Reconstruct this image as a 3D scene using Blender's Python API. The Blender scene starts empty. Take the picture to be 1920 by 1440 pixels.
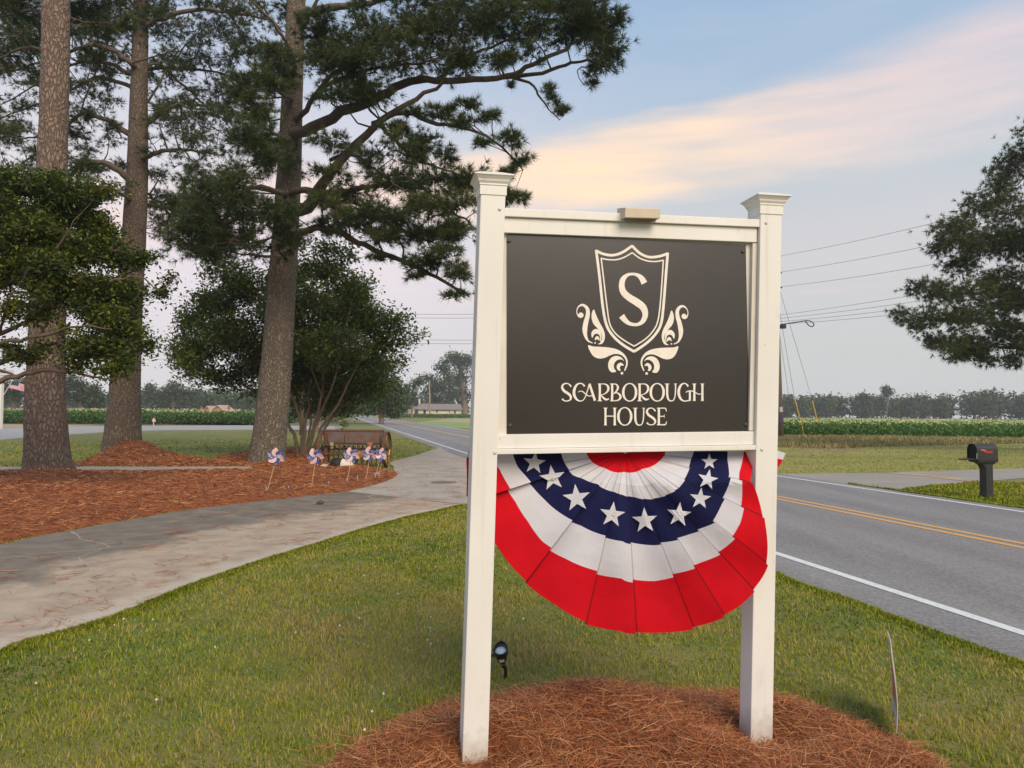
import bpy, bmesh, math, random
import numpy as np
from mathutils import Vector, Matrix
from mathutils.geometry import tessellate_polygon
random.seed(7); RNG = np.random.default_rng(7)
SC = bpy.context.scene
COL = SC.collection
R = math.radians

# ------------------------------------------------------------------ camera
FPX, CAMH = 1400.0, 1.65            # focal length in pixels of a 1920 px wide picture
PITCH, ROLL = R(2.17), R(0.35)
cam_d = bpy.data.cameras.new('camera'); cam = bpy.data.objects.new('camera', cam_d); COL.objects.link(cam)
cam_d.sensor_width = 36; cam_d.lens = FPX/1920*36; cam_d.clip_end = 3000; cam_d.clip_start = .05
MROT = Matrix.Rotation(math.pi/2+PITCH, 3, 'X') @ Matrix.Rotation(ROLL, 3, 'Z')
cam.matrix_world = Matrix.Translation((0, 0, CAMH)) @ MROT.to_4x4()
SC.camera = cam
# ------------------------------------------------------------------ world, sun, exposure
SUN_EL, SUN_AZ = R(37), R(152)      # azimuth from +Y towards +X: behind the camera, to the right
w = bpy.data.worlds.new('World'); SC.world = w; w.use_nodes = True
nt = w.node_tree; N = nt.nodes; L = nt.links
for n in list(N): N.remove(n)
def wn(t, **k):
    n = N.new(t)
    for a, b in k.items(): setattr(n, a, b)
    return n
def wmath(op, a, b=None, clamp=False):
    n = wn('ShaderNodeMath', operation=op, use_clamp=clamp)
    for i, v in enumerate((a, b)):
        if v is None: continue
        if isinstance(v, (int, float)): n.inputs[i].default_value = v
        else: L.new(v, n.inputs[i])
    return n.outputs[0]
def wmix(f, a, b):
    n = wn('ShaderNodeMix', data_type='RGBA')
    for s, v in ((n.inputs[0], f), (n.inputs[6], a), (n.inputs[7], b)):
        if isinstance(v, (int, float)): s.default_value = v
        elif isinstance(v, tuple): s.default_value = v
        else: L.new(v, s)
    return n.outputs[2]
tc = wn('ShaderNodeTexCoord'); sp = wn('ShaderNodeSeparateXYZ'); L.new(tc.outputs['Generated'], sp.inputs[0])
el = wmath('MULTIPLY', wmath('ARCSINE', sp.outputs[2]), 180/math.pi)
az = wmath('MULTIPLY', wmath('ARCTAN2', sp.outputs[0], sp.outputs[1]), 180/math.pi)
sky = wn('ShaderNodeTexSky', sky_type='NISHITA', sun_disc=False, sun_elevation=SUN_EL, sun_rotation=SUN_AZ, air_density=1.0, dust_density=2.5)
skyb = wn('ShaderNodeVectorMath', operation='SCALE'); L.new(sky.outputs[0], skyb.inputs[0]); skyb.inputs[3].default_value = 0.075
cr = wn('ShaderNodeValToRGB'); e = cr.color_ramp; e.elements[0].position = 0; e.elements[0].color = (.57, .585, .59, 1)
e.elements[1].position = 1; e.elements[1].color = (.26, .40, .62, 1)
for p_, c_ in ((.06, (.60, .61, .605, 1)), (.16, (.62, .60, .61, 1)), (.25, (.53, .59, .63, 1)), (.34, (.37, .50, .66, 1)), (.55, (.27, .42, .65, 1))):
    q = e.elements.new(p_); q.color = c_
L.new(wmath('DIVIDE', el, 70.0, True), cr.inputs[0])
clear = wmix(.88, skyb.outputs[0], cr.outputs[0])
# pink-lavender veil towards the left, thin high cloud
mp = wn('ShaderNodeMapping'); L.new(tc.outputs['Generated'], mp.inputs[0]); mp.inputs['Scale'].default_value = (1.6, 1.6, 9.0); mp.inputs['Rotation'].default_value = (0, R(7), 0)
no = wn('ShaderNodeTexNoise'); L.new(mp.outputs[0], no.inputs[0]); no.inputs['Scale'].default_value = 1.7; no.inputs['Detail'].default_value = 5; no.inputs['Roughness'].default_value = .55
nz = no.outputs[0]
mp2 = wn('ShaderNodeMapping'); L.new(tc.outputs['Generated'], mp2.inputs[0]); mp2.inputs['Scale'].default_value = (2.5, 2.5, 22.0); mp2.inputs['Rotation'].default_value = (0, R(9), 0); mp2.inputs['Location'].default_value = (3, 1, 2)
no2 = wn('ShaderNodeTexNoise'); L.new(mp2.outputs[0], no2.inputs[0]); no2.inputs['Scale'].default_value = 2.0; no2.inputs['Detail'].default_value = 4
veil = wmath('MULTIPLY', wmath('MULTIPLY', wmath('SUBTRACT', 1.0, wmath('DIVIDE', wmath('ABSOLUTE', wmath('SUBTRACT', el, 11.0)), 22.0), True), wmath('MULTIPLY', wmath('SUBTRACT', 14.0, az), 1/26.0, True)), .75)
c1 = wmix(veil, clear, (.80, .72, .77, 1))
fl = wmath('MULTIPLY', wmath('SUBTRACT', nz, .45, True), 2.2, True)
c2 = wmix(wmath('MULTIPLY', fl, .3), c1, (.70, .65, .67, 1))
# warm glowing band of cloud rising to the right
line = wmath('ADD', wmath('MULTIPLY', az, .15), 16.9)
dev = wmath('ADD', wmath('SUBTRACT', el, line), wmath('MULTIPLY', wmath('SUBTRACT', nz, .5), 8.0))
wid = wmath('ADD', wmath('MULTIPLY', wmath('MAXIMUM', az, 0.0), .03), 2.1)
band = wmath('SUBTRACT', 1.0, wmath('DIVIDE', wmath('ABSOLUTE', dev), wmath('MULTIPLY', wid, 1.6)), True)
sm = wn('ShaderNodeMapRange', interpolation_type='SMOOTHSTEP'); L.new(band, sm.inputs[0]); sm.inputs[1].default_value = .0; sm.inputs[2].default_value = .85
fade = wn('ShaderNodeMapRange', interpolation_type='SMOOTHSTEP'); L.new(wmath('ABSOLUTE', wmath('SUBTRACT', az, 6.0)), fade.inputs[0]); fade.inputs[1].default_value = 0; fade.inputs[2].default_value = 52; fade.inputs[3].default_value = 1; fade.inputs[4].default_value = .30
core = wn('ShaderNodeMapRange', interpolation_type='SMOOTHSTEP'); L.new(wmath('ABSOLUTE', wmath('SUBTRACT', az, 6.0)), core.inputs[0]); core.inputs[1].default_value = 2; core.inputs[2].default_value = 26
wc = wmix(core.outputs[0], (1.0, .74, .52, 1), (.90, .67, .61, 1))
tex = wmath('ADD', wmath('MULTIPLY', no2.outputs[0], 1.5), .0, True)
c3 = wmix(wmath('MULTIPLY', wmath('MULTIPLY', sm.outputs[0], fade.outputs[0]), tex), c2, wc)
# small faint pink streaks low in the sky
st = wmath('MULTIPLY', wmath('MULTIPLY', wmath('SUBTRACT', no2.outputs[0], .58, True), 4.0, True), wmath('SUBTRACT', 1.0, wmath('DIVIDE', wmath('ABSOLUTE', wmath('SUBTRACT', el, 9.0)), 7.0), True))
c4 = wmix(wmath('MULTIPLY', st, .6), c3, (.86, .68, .63, 1))
bg = wn('ShaderNodeBackground'); L.new(c4, bg.inputs[0]); bg.inputs[1].default_value = 0.90
wo = wn('ShaderNodeOutputWorld'); L.new(bg.outputs[0], wo.inputs[0])

sd = bpy.data.lights.new('sun', 'SUN'); so = bpy.data.objects.new('sun', sd); COL.objects.link(so)
sd.energy = 2.5; sd.angle = R(36); sd.color = (1, .84, .63)
sdir = Vector((math.cos(SUN_EL)*math.sin(SUN_AZ), math.cos(SUN_EL)*math.cos(SUN_AZ), math.sin(SUN_EL)))
so.rotation_euler = sdir.to_track_quat('Z', 'Y').to_euler(); so.location = (8, -20, 30)
SC.view_settings.view_transform = 'Standard'; SC.view_settings.look = 'None'; SC.view_settings.exposure = 0.38; SC.view_settings.gamma = 1
SC.view_settings.use_curve_mapping = False

# ------------------------------------------------------------------ picture -> place helpers
def ray(x, y): return MROT @ Vector(((x-960)/FPX, -(y-720)/FPX, -1))
def G(x, y, z=0.0):
    d = ray(x, y); return Vector((0, 0, CAMH)) + d*((z-CAMH)/d.z)
def AT(x, y, Y):
    d = ray(x, y); return Vector((0, 0, CAMH)) + d*(Y/d.y)

# ------------------------------------------------------------------ materials
def newmat(name):
    m = bpy.data.materials.new(name); m.use_nodes = True
    return m, m.node_tree, m.node_tree.nodes['Principled BSDF'], m.node_tree.nodes['Material Output']
def c4_(c): return (c[0], c[1], c[2], 1)
def mat(name, c1, c2=None, scale=5, rough=.7, bump=0, bscale=None, stretch=(1, 1, 1), detail=6, lo=.35, hi=.65, c3=None, scale3=1.0, lo3=.5, hi3=.65, metal=0, spec=.5, coat=0, bdist=.02, obj=False):
    m, t, b, o = newmat(name); n = t.nodes; l = t.links
    b.inputs['Roughness'].default_value = rough; b.inputs['Metallic'].default_value = metal; b.inputs['Specular IOR Level'].default_value = spec
    b.inputs['Coat Weight'].default_value = coat
    b.inputs['Base Color'].default_value = c4_(c1)
    if c2 is None and not bump: return m
    if obj: g = n.new('ShaderNodeTexCoord').outputs['Object']
    else: g = n.new('ShaderNodeNewGeometry').outputs['Position']
    mp = n.new('ShaderNodeMapping'); l.new(g, mp.inputs[0]); mp.inputs['Scale'].default_value = stretch
    def noise(s, d=detail):
        x = n.new('ShaderNodeTexNoise'); l.new(mp.outputs[0], x.inputs[0]); x.inputs['Scale'].default_value = s; x.inputs['Detail'].default_value = d; x.inputs['Roughness'].default_value = .6; return x.outputs[0]
    def rng(v, a, b_):
        x = n.new('ShaderNodeMapRange'); l.new(v, x.inputs[0]); x.inputs[1].default_value = a; x.inputs[2].default_value = b_; return x.outputs[0]
    def mix(f, a, b_):
        x = n.new('ShaderNodeMix'); x.data_type = 'RGBA'; l.new(f, x.inputs[0])
        for s, v in ((x.inputs[6], a), (x.inputs[7], b_)):
            if isinstance(v, tuple): s.default_value = c4_(v)
            else: l.new(v, s)
        return x.outputs[2]
    col = None
    if c2 is not None: col = mix(rng(noise(scale), lo, hi), tuple(c1), tuple(c2))
    if c3 is not None: col = mix(rng(noise(scale3), lo3, hi3), col, tuple(c3))
    if col is not None: l.new(col, b.inputs['Base Color'])
    if bump:
        bn = n.new('ShaderNodeBump'); bn.inputs['Strength'].default_value = bump; bn.inputs['Distance'].default_value = bdist
        l.new(noise(bscale or scale*3), bn.inputs['Height']); l.new(bn.outputs[0], b.inputs['Normal'])
    return m
def tintmat(name, cols, rough=.6, transl=.25, spec=.3, extra=None):
    """foliage, straw: colour from a random per-leaf value; light shows through"""
    m, t, b, o = newmat(name); n = t.nodes; l = t.links
    a = n.new('ShaderNodeAttribute'); a.attribute_name = 'tint'
    r_ = n.new('ShaderNodeValToRGB'); e = r_.color_ramp
    e.elements[0].position = 0; e.elements[0].color = c4_(cols[0]); e.elements[1].position = 1; e.elements[1].color = c4_(cols[-1])
    for i, c in enumerate(cols[1:-1]): q = e.elements.new((i+1)/(len(cols)-1)); q.color = c4_(c)
    l.new(a.outputs['Fac'], r_.inputs[0]); l.new(r_.outputs[0], b.inputs['Base Color'])
    b.inputs['Roughness'].default_value = rough; b.inputs['Specular IOR Level'].default_value = spec
    if transl:
        tr = n.new('ShaderNodeBsdfTranslucent'); l.new(r_.outputs[0], tr.inputs[0]); mx = n.new('ShaderNodeMixShader'); mx.inputs[0].default_value = transl
        l.new(b.outputs[0], mx.inputs[1]); l.new(tr.outputs[0], mx.inputs[2]); l.new(mx.outputs[0], o.inputs[0])
    return m
def barkmat(name, plate, plate2, crack, top, z0, z1, vs=9.0):
    m, t, b, o = newmat(name); n = t.nodes; l = t.links
    g = n.new('ShaderNodeNewGeometry').outputs['Position']
    mp = n.new('ShaderNodeMapping'); l.new(g, mp.inputs[0]); mp.inputs['Scale'].default_value = (1, 1, .42)
    nn = n.new('ShaderNodeTexNoise'); l.new(mp.outputs[0], nn.inputs[0]); nn.inputs['Scale'].default_value = 5; nn.inputs['Detail'].default_value = 4
    ad = n.new('ShaderNodeMix'); ad.data_type = 'VECTOR'; ad.inputs[0].default_value = .2; l.new(mp.outputs[0], ad.inputs[4]); l.new(nn.outputs['Color'], ad.inputs[5])
    vo = n.new('ShaderNodeTexVoronoi'); vo.feature = 'DISTANCE_TO_EDGE'; vo.inputs['Scale'].default_value = vs; l.new(ad.outputs[1], vo.inputs[0])
    vc = n.new('ShaderNodeTexVoronoi'); vc.inputs['Scale'].default_value = vs; l.new(ad.outputs[1], vc.inputs[0])
    mr = n.new('ShaderNodeMapRange'); l.new(vo.outputs[0], mr.inputs[0]); mr.inputs[1].default_value = .0; mr.inputs[2].default_value = .22; mr.inputs[3].default_value = .18
    fn = n.new('ShaderNodeTexNoise'); l.new(mp.outputs[0], fn.inputs[0]); fn.inputs['Scale'].default_value = 30; fn.inputs['Detail'].default_value = 6
    def mix(f, a, c):
        x = n.new('ShaderNodeMix'); x.data_type = 'RGBA'
        for s, v in ((x.inputs[0], f), (x.inputs[6], a), (x.inputs[7], c)):
            if isinstance(v, tuple): s.default_value = c4_(v)
            elif isinstance(v, float): s.default_value = v
            else: l.new(v, s)
        return x.outputs[2]
    sepc = n.new('ShaderNodeSeparateColor'); l.new(vc.outputs['Color'], sepc.inputs[0])
    pc = mix(sepc.outputs[0], plate, plate2)
    sz = n.new('ShaderNodeSeparateXYZ'); l.new(g, sz.inputs[0])
    zr = n.new('ShaderNodeMapRange'); l.new(sz.outputs[2], zr.inputs[0]); zr.inputs[1].default_value = z0; zr.inputs[2].default_value = z1; zr.inputs[4].default_value = .75
    pc = mix(zr.outputs[0], pc, top)
    fr = n.new('ShaderNodeMapRange'); l.new(fn.outputs[0], fr.inputs[0]); fr.inputs[1].default_value = .3; fr.inputs[2].default_value = .7; fr.inputs[3].default_value = .0; fr.inputs[4].default_value = .65
    pc = mix(fr.outputs[0], pc, crack)
    l.new(mix(mr.outputs[0], crack, pc), b.inputs['Base Color'])
    hm = n.new('ShaderNodeMath'); hm.operation = 'MULTIPLY_ADD'; l.new(fn.outputs[0], hm.inputs[0]); hm.inputs[1].default_value = .35; l.new(mr.outputs[0], hm.inputs[2])
    bn = n.new('ShaderNodeBump'); bn.inputs['Strength'].default_value = .9; bn.inputs['Distance'].default_value = .04; l.new(hm.outputs[0], bn.inputs['Height']); l.new(bn.outputs[0], b.inputs['Normal'])
    b.inputs['Roughness'].default_value = .9
    return m

# ------------------------------------------------------------------ object helpers
ORG = {}
def prop(o, label=None, cat=None, group=None, kind=None):
    if label: o['label'] = label
    if cat: o['category'] = cat
    if group: o['group'] = group
    if kind: o['kind'] = kind
    return o
def root(name, loc, label, cat, group=None):
    o = bpy.data.objects.new(name, None); COL.objects.link(o); o.location = loc; o.empty_display_size = .2
    ORG[o.name] = Vector(loc); return prop(o, label, cat, group)
def link(name, me, parent=None, mats=()):
    for m in mats: me.materials.append(m)
    o = bpy.data.objects.new(name, me); COL.objects.link(o)
    if parent is not None:
        org = ORG[parent.name]; o.parent = parent; ORG[o.name] = org
        me.transform(Matrix.Translation(-org))
    else: ORG[o.name] = Vector((0, 0, 0))
    return o
class MB:
    def __init__(s): s.v = []; s.f = []; s.m = []
    def add(s, v, f, mi=0):
        b = len(s.v); s.v += [tuple(x) for x in v]; s.f += [tuple(b+i for i in q) for q in f]; s.m += [mi]*len(f); return s
    def hexa(s, c, mi=0):      # 8 corners: bottom 4 (ccw), top 4
        return s.add(c, [(3, 2, 1, 0), (4, 5, 6, 7), (0, 1, 5, 4), (1, 2, 6, 5), (2, 3, 7, 6), (3, 0, 4, 7)], mi)
    def box(s, c, size, rz=0, mi=0, rx=0, ry=0):
        M = Matrix.Rotation(rz, 3, 'Z') @ Matrix.Rotation(ry, 3, 'Y') @ Matrix.Rotation(rx, 3, 'X'); h = Vector(size)/2; c = Vector(c)
        return s.hexa([c + M @ Vector((sx*h.x, sy*h.y, sz*h.z)) for sz in (-1, 1) for sx, sy in ((-1, -1), (1, -1), (1, 1), (-1, 1))], mi)
    def tube(s, pts, rad, n=8, mi=0, cap=True, wob=0, flute=None):
        P = [Vector(p) for p in pts]; k = len(P)
        if isinstance(rad, (int, float)): rad = [rad]*k
        b = len(s.v); up = Vector((0, 0, 1)); ref = None
        for i in range(k):
            d = (P[min(i+1, k-1)] - P[max(i-1, 0)])
            if d.length < 1e-9: d = up.copy()
            d.normalize()
            if ref is None: ref = d.cross(Vector((0, 1, 0)) if abs(d.y) < .9 else Vector((1, 0, 0))).normalized()
            x = (ref - d*ref.dot(d)).normalized(); ref = x; y = d.cross(x)
            for j in range(n):
                a = 2*math.pi*j/n; rr = rad[i]*(1+(random.uniform(-wob, wob) if wob else 0))
                if flute: rr *= 1+flute*math.sin(a*5+i*.3)*max(0, 1-i/3)
                s.v.append(tuple(P[i] + x*math.cos(a)*rr + y*math.sin(a)*rr))
        for i in range(k-1):
            for j in range(n):
                s.f.append((b+i*n+j, b+i*n+(j+1) % n, b+(i+1)*n+(j+1) % n, b+(i+1)*n+j)); s.m.append(mi)
        if cap:
            s.f.append(tuple(b+j for j in reversed(range(n)))); s.m.append(mi); s.f.append(tuple(b+(k-1)*n+j for j in range(n))); s.m.append(mi)
        return s
    def lathe(s, c, prof, n=16, axis=None, mi=0):
        q = Vector(axis or (0, 0, 1)).to_track_quat('Z', 'Y').to_matrix(); b = len(s.v); c = Vector(c)
        for r_, z in prof:
            for j in range(n):
                a = 2*math.pi*j/n; s.v.append(tuple(c + q @ Vector((r_*math.cos(a), r_*math.sin(a), z))))
        for i in range(len(prof)-1):
            for j in range(n): s.f.append((b+i*n+j, b+i*n+(j+1) % n, b+(i+1)*n+(j+1) % n, b+(i+1)*n+j)); s.m.append(mi)
        s.f.append(tuple(b+j for j in reversed(range(n)))); s.m.append(mi); s.f.append(tuple(b+(len(prof)-1)*n+j for j in range(n))); s.m.append(mi)
        return s
    def poly(s, pts, thick=None, mi=0):   # flat polygon given as 3-D points; thick = vector of extrusion
        P = [Vector(p) for p in pts]; tri = tessellate_polygon([P]); n = len(P)
        if thick is None: return s.add(P, [tuple(t) for t in tri], mi)
        s.add(P + [p + Vector(thick) for p in P], [tuple(t) for t in tri] + [tuple(n+i for i in reversed(t)) for t in tri] + [(i, (i+1) % n, n+(i+1) % n, n+i) for i in range(n)], mi); return s
    def build(s, name, mats, parent=None, smooth=False, fix=True, bevel=0):
        me = bpy.data.meshes.new(name); me.from_pydata(s.v, [], s.f)
        me.polygons.foreach_set('material_index', s.m)
        if fix or bevel:
            bm = bmesh.new(); bm.from_mesh(me)
            if bevel: bmesh.ops.bevel(bm, geom=[e_ for e_ in bm.edges if len(e_.link_faces) == 2 and e_.calc_face_angle(0) > .5], offset=bevel, segments=2, affect='EDGES', profile=.6)
            if fix: bmesh.ops.recalc_face_normals(bm, faces=bm.faces)
            bm.to_mesh(me); bm.free()
        if smooth: me.polygons.foreach_set('use_smooth', [True]*len(me.polygons))
        return link(name, me, parent, mats if isinstance(mats, (list, tuple)) else [mats])
def rawmesh(name, V, F, mats, parent=None, tint=None, smooth=False):
    """numpy triangles or quads -> object; tint = one value per vertex"""
    V = np.asarray(V, dtype=np.float32).reshape(-1, 3); F = np.asarray(F, dtype=np.int32); k = F.shape[1]
    me = bpy.data.meshes.new(name); me.vertices.add(len(V)); me.vertices.foreach_set('co', V.ravel())
    me.loops.add(F.size); me.loops.foreach_set('vertex_index', F.ravel()); me.polygons.add(len(F)); me.polygons.foreach_set('loop_start', np.arange(0, F.size, k, dtype=np.int32))
    me.update(calc_edges=True)
    if tint is not None:
        a = me.attributes.new('tint', 'FLOAT', 'POINT'); a.data.foreach_set('value', np.asarray(tint, dtype=np.float32))
    if smooth: me.polygons.foreach_set('use_smooth', np.ones(len(F), dtype=bool))
    return link(name, me, parent, mats if isinstance(mats, (list, tuple)) else [mats])
def copy_tree(o, parent=None):
    c = o.copy(); COL.objects.link(c)
    if parent is not None: c.parent = parent
    for ch in list(o.children): copy_tree(ch, c)
    return c
def unit(a): return a/np.maximum(np.linalg.norm(a, axis=-1, keepdims=True), 1e-9)
def inpoly(x, y, poly):
    P = np.array([(p[0], p[1]) for p in poly]); r_ = np.zeros(len(x), bool); j = len(P)-1
    for i in range(len(P)):
        xi, yi = P[i]; xj, yj = P[j]
        c = ((yi > y) != (yj > y)) & (x < (xj-xi)*(y-yi)/((yj-yi) if yj != yi else 1e-9)+xi); r_ ^= c; j = i
    return r_
def catmull(P, k=6, closed=False):
    P = np.array(P, float); n = len(P); out = []
    rng = range(n) if closed else range(n-1)
    for i in rng:
        p0 = P[(i-1) % n] if closed or i > 0 else 2*P[0]-P[1]; p1 = P[i]; p2 = P[(i+1) % n]; p3 = P[(i+2) % n] if closed or i+2 < n else 2*P[-1]-P[-2]
        for t in np.arange(k)/k: out.append(.5*((2*p1)+(-p0+p2)*t+(2*p0-5*p1+4*p2-p3)*t*t+(-p0+3*p1-3*p2+p3)*t**3))
    if not closed: out.append(P[-1])
    return np.array(out)
exec_order = 0

# ================================================================== THE SETTING
M_lawn = mat('lawn_turf', (.17, .19, .03), (.28, .215, .075), scale=1.1, rough=.95, c3=(.14, .19, .035), scale3=.45, lo3=.45, hi3=.62, bump=.8, bscale=55, bdist=.03)
M_lawnfar = mat('far_lawn_turf', (.24, .24, .06), (.34, .28, .09), scale=.7, stretch=(.35, 1.6, 1), rough=.95, c3=(.18, .22, .045), scale3=.25, lo3=.45, hi3=.6, bump=.6, bscale=30, bdist=.03)
M_gravel = mat('gravel', (.30, .28, .26), (.42, .40, .38), scale=30, rough=.95, bump=.5, bscale=60)
M_sand = mat('sandy_soil', (.50, .34, .19), (.38, .25, .14), scale=1.2, rough=.95, bump=.6, bscale=8)
M_conc = mat('pale_concrete', (.43, .365, .30), (.31, .26, .215), scale=1.4, rough=.9, c3=(.50, .43, .36), scale3=9, lo3=.5, hi3=.75, bump=.25, bscale=90, bdist=.01)
M_soil = mat('field_soil', (.10, .13, .04), (.17, .14, .07), scale=1, rough=1)
M_fieldfar = mat('low_crop_green', (.20, .30, .09), (.26, .33, .11), scale=.06, stretch=(.3, 1.5, 1), rough=1, bump=.5, bscale=3)

def sheet(name, pts, z, m, kind='structure', label=None):
    b = MB(); b.poly([(p[0], p[1], z) for p in pts]); o = b.build(name, m, fix=False)
    me = o.data
    if me.polygons and me.polygons[0].normal.z < 0: me.flip_normals()
    return prop(o, label, None, None, kind)
def jag(pts, step, amp, seed=1):
    rr = random.Random(seed); out = []
    for i in range(len(pts)):
        a = Vector(pts[i][:2]); b = Vector(pts[(i+1) % len(pts)][:2]); n = max(1, int((b-a).length/step)); d = (b-a); nn = Vector((-d.y, d.x)).normalized() if d.length else Vector((0, 0))
        for k in range(n): p = a + d*k/n + nn*rr.uniform(-amp, amp)*(1 if k else 0); out.append((p.x, p.y))
    return out
def g2(px): return [tuple(G(*p)[:2]) for p in px]

gb = MB(); nseg = 96
gb.add([(410*math.cos(2*math.pi*i/nseg), 410*math.sin(2*math.pi*i/nseg), 0) for i in range(nseg)], [tuple(range(nseg))])
prop(gb.build('ground', M_lawn, fix=False), kind='structure')

# road: parallel to the line x = 5.2 - .235 y
def RD(off, y): return (5.2+off-.235*y, y)
M_road, t_, b_, o_ = newmat('worn_asphalt'); n_ = t_.nodes; l_ = t_.links
gp = n_.new('ShaderNodeNewGeometry').outputs['Position']
def nn_(t, sc=None, det=None, vec=gp):
    x = n_.new(t); l_.new(vec, x.inputs[0])
    if sc is not None: x.inputs['Scale'].default_value = sc
    if det is not None: x.inputs['Detail'].default_value = det
    return x
sx_ = n_.new('ShaderNodeSeparateXYZ'); l_.new(gp, sx_.inputs[0])
def mth(op, a, b=None, c=None, clamp=False):
    x = n_.new('ShaderNodeMath'); x.operation = op; x.use_clamp = clamp
    for i, v in enumerate((a, b, c)):
        if v is None: continue
        if isinstance(v, (int, float)): x.inputs[i].default_value = v
        else: l_.new(v, x.inputs[i])
    return x.outputs[0]
off_ = mth('ADD', sx_.outputs[0], mth('MULTIPLY_ADD', sx_.outputs[1], .235, -5.2))
track = mth('COSINE', mth('MULTIPLY', mth('SUBTRACT', off_, 1.7), 2*math.pi/1.7))
mpv = n_.new('ShaderNodeMapping'); l_.new(gp, mpv.inputs[0]); mpv.inputs['Rotation'].default_value = (0, 0, -.231); mpv.inputs['Scale'].default_value = (1.2, .12, 1)
streak = nn_('ShaderNodeTexNoise', 2.2, 5, mpv.outputs[0]).outputs[0]; grain = nn_('ShaderNodeTexNoise', 38, 8).outputs[0]; grit = nn_('ShaderNodeTexVoronoi', 140).outputs[0]
v_ = mth('ADD', mth('MULTIPLY', track, .014), mth('ADD', mth('MULTIPLY', mth('SUBTRACT', streak, .5), .13), mth('MULTIPLY', mth('SUBTRACT', grain, .5), .36)))
v_ = mth('ADD', v_, .225)
cb = n_.new('ShaderNodeCombineColor'); l_.new(mth('MULTIPLY', v_, 1.05), cb.inputs[0]); l_.new(mth('MULTIPLY', v_, .98), cb.inputs[1]); l_.new(mth('MULTIPLY', v_, .93), cb.inputs[2])
l_.new(cb.outputs[0], b_.inputs['Base Color']); b_.inputs['Roughness'].default_value = .72; b_.inputs['Specular IOR Level'].default_value = .4
bn_ = n_.new('ShaderNodeBump'); bn_.inputs['Strength'].default_value = .35; bn_.inputs['Distance'].default_value = .008; l_.new(grit, bn_.inputs['Height']); l_.new(bn_.outputs[0], b_.inputs['Normal'])
yy = [-25, -10, 0, 3, 5, 7, 9, 11, 14, 18, 24, 32, 45, 60, 80, 110, 150, 200, 260]
random.seed(3)
ep = []
for y in np.concatenate([np.arange(-25, 0, 3), np.arange(0, 30, .25), np.arange(30, 260, 4)]): ep.append(RD(-.66+random.uniform(-.035, .035), y))
fp = []
for y in np.concatenate([np.arange(-25, 0, 3), np.arange(0, 30, .25), np.arange(30, 260, 4)]): fp.append(RD(6.95+random.uniform(-.05, .05), y))
ROADPOLY = ep + fp[::-1]
sheet('road', ROADPOLY, .010, M_road)
M_white = mat('white_road_paint', (.72, .72, .70), (.5, .5, .49), scale=25, rough=.7, lo=.5, hi=.75)
M_yellow = mat('yellow_road_paint', (.72, .38, .10), (.55, .29, .08), scale=25, rough=.7, lo=.5, hi=.75)
def mark(name, off, wd, m):
    b = MB()
    for i in range(len(yy)-1): b.add([(*RD(off-wd/2, yy[i]), .0145), (*RD(off+wd/2, yy[i]), .0145), (*RD(off+wd/2, yy[i+1]), .0145), (*RD(off-wd/2, yy[i+1]), .0145)], [(0, 1, 2, 3)])
    return prop(b.build(name, m, fix=False), kind='structure')
mark('edge_line', 0, .12, M_white); mark('edge_line', 6.5, .12, M_white); mark('centre_line', 3.33, .11, M_yellow); mark('centre_line', 3.60, .11, M_yellow)

# driveway: strip between a right-hand (lawn) edge and a left-hand (straw bed) edge
DLO = catmull([(-3.3, -4), (-3.62, 0), (-3.62, 3.2), (-3.45, 5.12), (-3.15, 5.9), (-2.92, 7.4), (-2.37, 9.35), (-1.69, 11.45), (-.83, 13.24)], 8)
DHI = catmull([(-6.6, -4), (-6.7, 0), (-6.55, 5.5), (-6.25, 8.6), (-5.9, 10.6), (-5.3, 12.4), (-4.6, 13.6), (-3.9, 14.6), (-3.35, 15.3)], 8)
nd = len(DLO); M_drive, t_, b_, o_ = newmat('two_tone_driveway'); n_ = t_.nodes; l_ = t_.links
gp = n_.new('ShaderNodeNewGeometry').outputs['Position']
uvn = n_.new('ShaderNodeUVMap'); su = n_.new('ShaderNodeSeparateXYZ'); l_.new(uvn.outputs[0], su.inputs[0])
def mixc(f, a, c):
    x = n_.new('ShaderNodeMix'); x.data_type = 'RGBA'
    for s, v in ((x.inputs[0], f), (x.inputs[6], a), (x.inputs[7], c)):
        if isinstance(v, tuple): s.default_value = c4_(v)
        elif isinstance(v, float): s.default_value = v
        else: l_.new(v, s)
    return x.outputs[2]
def rg(v, a, b, c=0., d=1.):
    x = n_.new('ShaderNodeMapRange'); l_.new(v, x.inputs[0]); x.inputs[1].default_value = a; x.inputs[2].default_value = b; x.inputs[3].default_value = c; x.inputs[4].default_value = d; return x.outputs[0]
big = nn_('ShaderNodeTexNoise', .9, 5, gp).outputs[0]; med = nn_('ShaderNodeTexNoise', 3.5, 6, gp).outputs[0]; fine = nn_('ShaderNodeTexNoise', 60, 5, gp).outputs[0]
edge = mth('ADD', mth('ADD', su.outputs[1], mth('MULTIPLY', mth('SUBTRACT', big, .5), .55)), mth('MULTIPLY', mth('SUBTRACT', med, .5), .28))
darkf = rg(edge, .42, .56)  # darker towards the straw bed side, along a noisy boundary
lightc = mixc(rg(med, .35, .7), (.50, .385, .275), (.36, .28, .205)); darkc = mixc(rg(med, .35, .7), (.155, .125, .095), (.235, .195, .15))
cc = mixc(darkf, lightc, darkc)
cc = mixc(rg(fine, .45, .8, 0, .45), cc, (.16, .14, .12))
rim = rg(mth('ADD', su.outputs[1], mth('MULTIPLY', mth('SUBTRACT', med, .5), .12)), .10, .04); cc = mixc(rim, cc, (.50, .42, .33))
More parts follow.
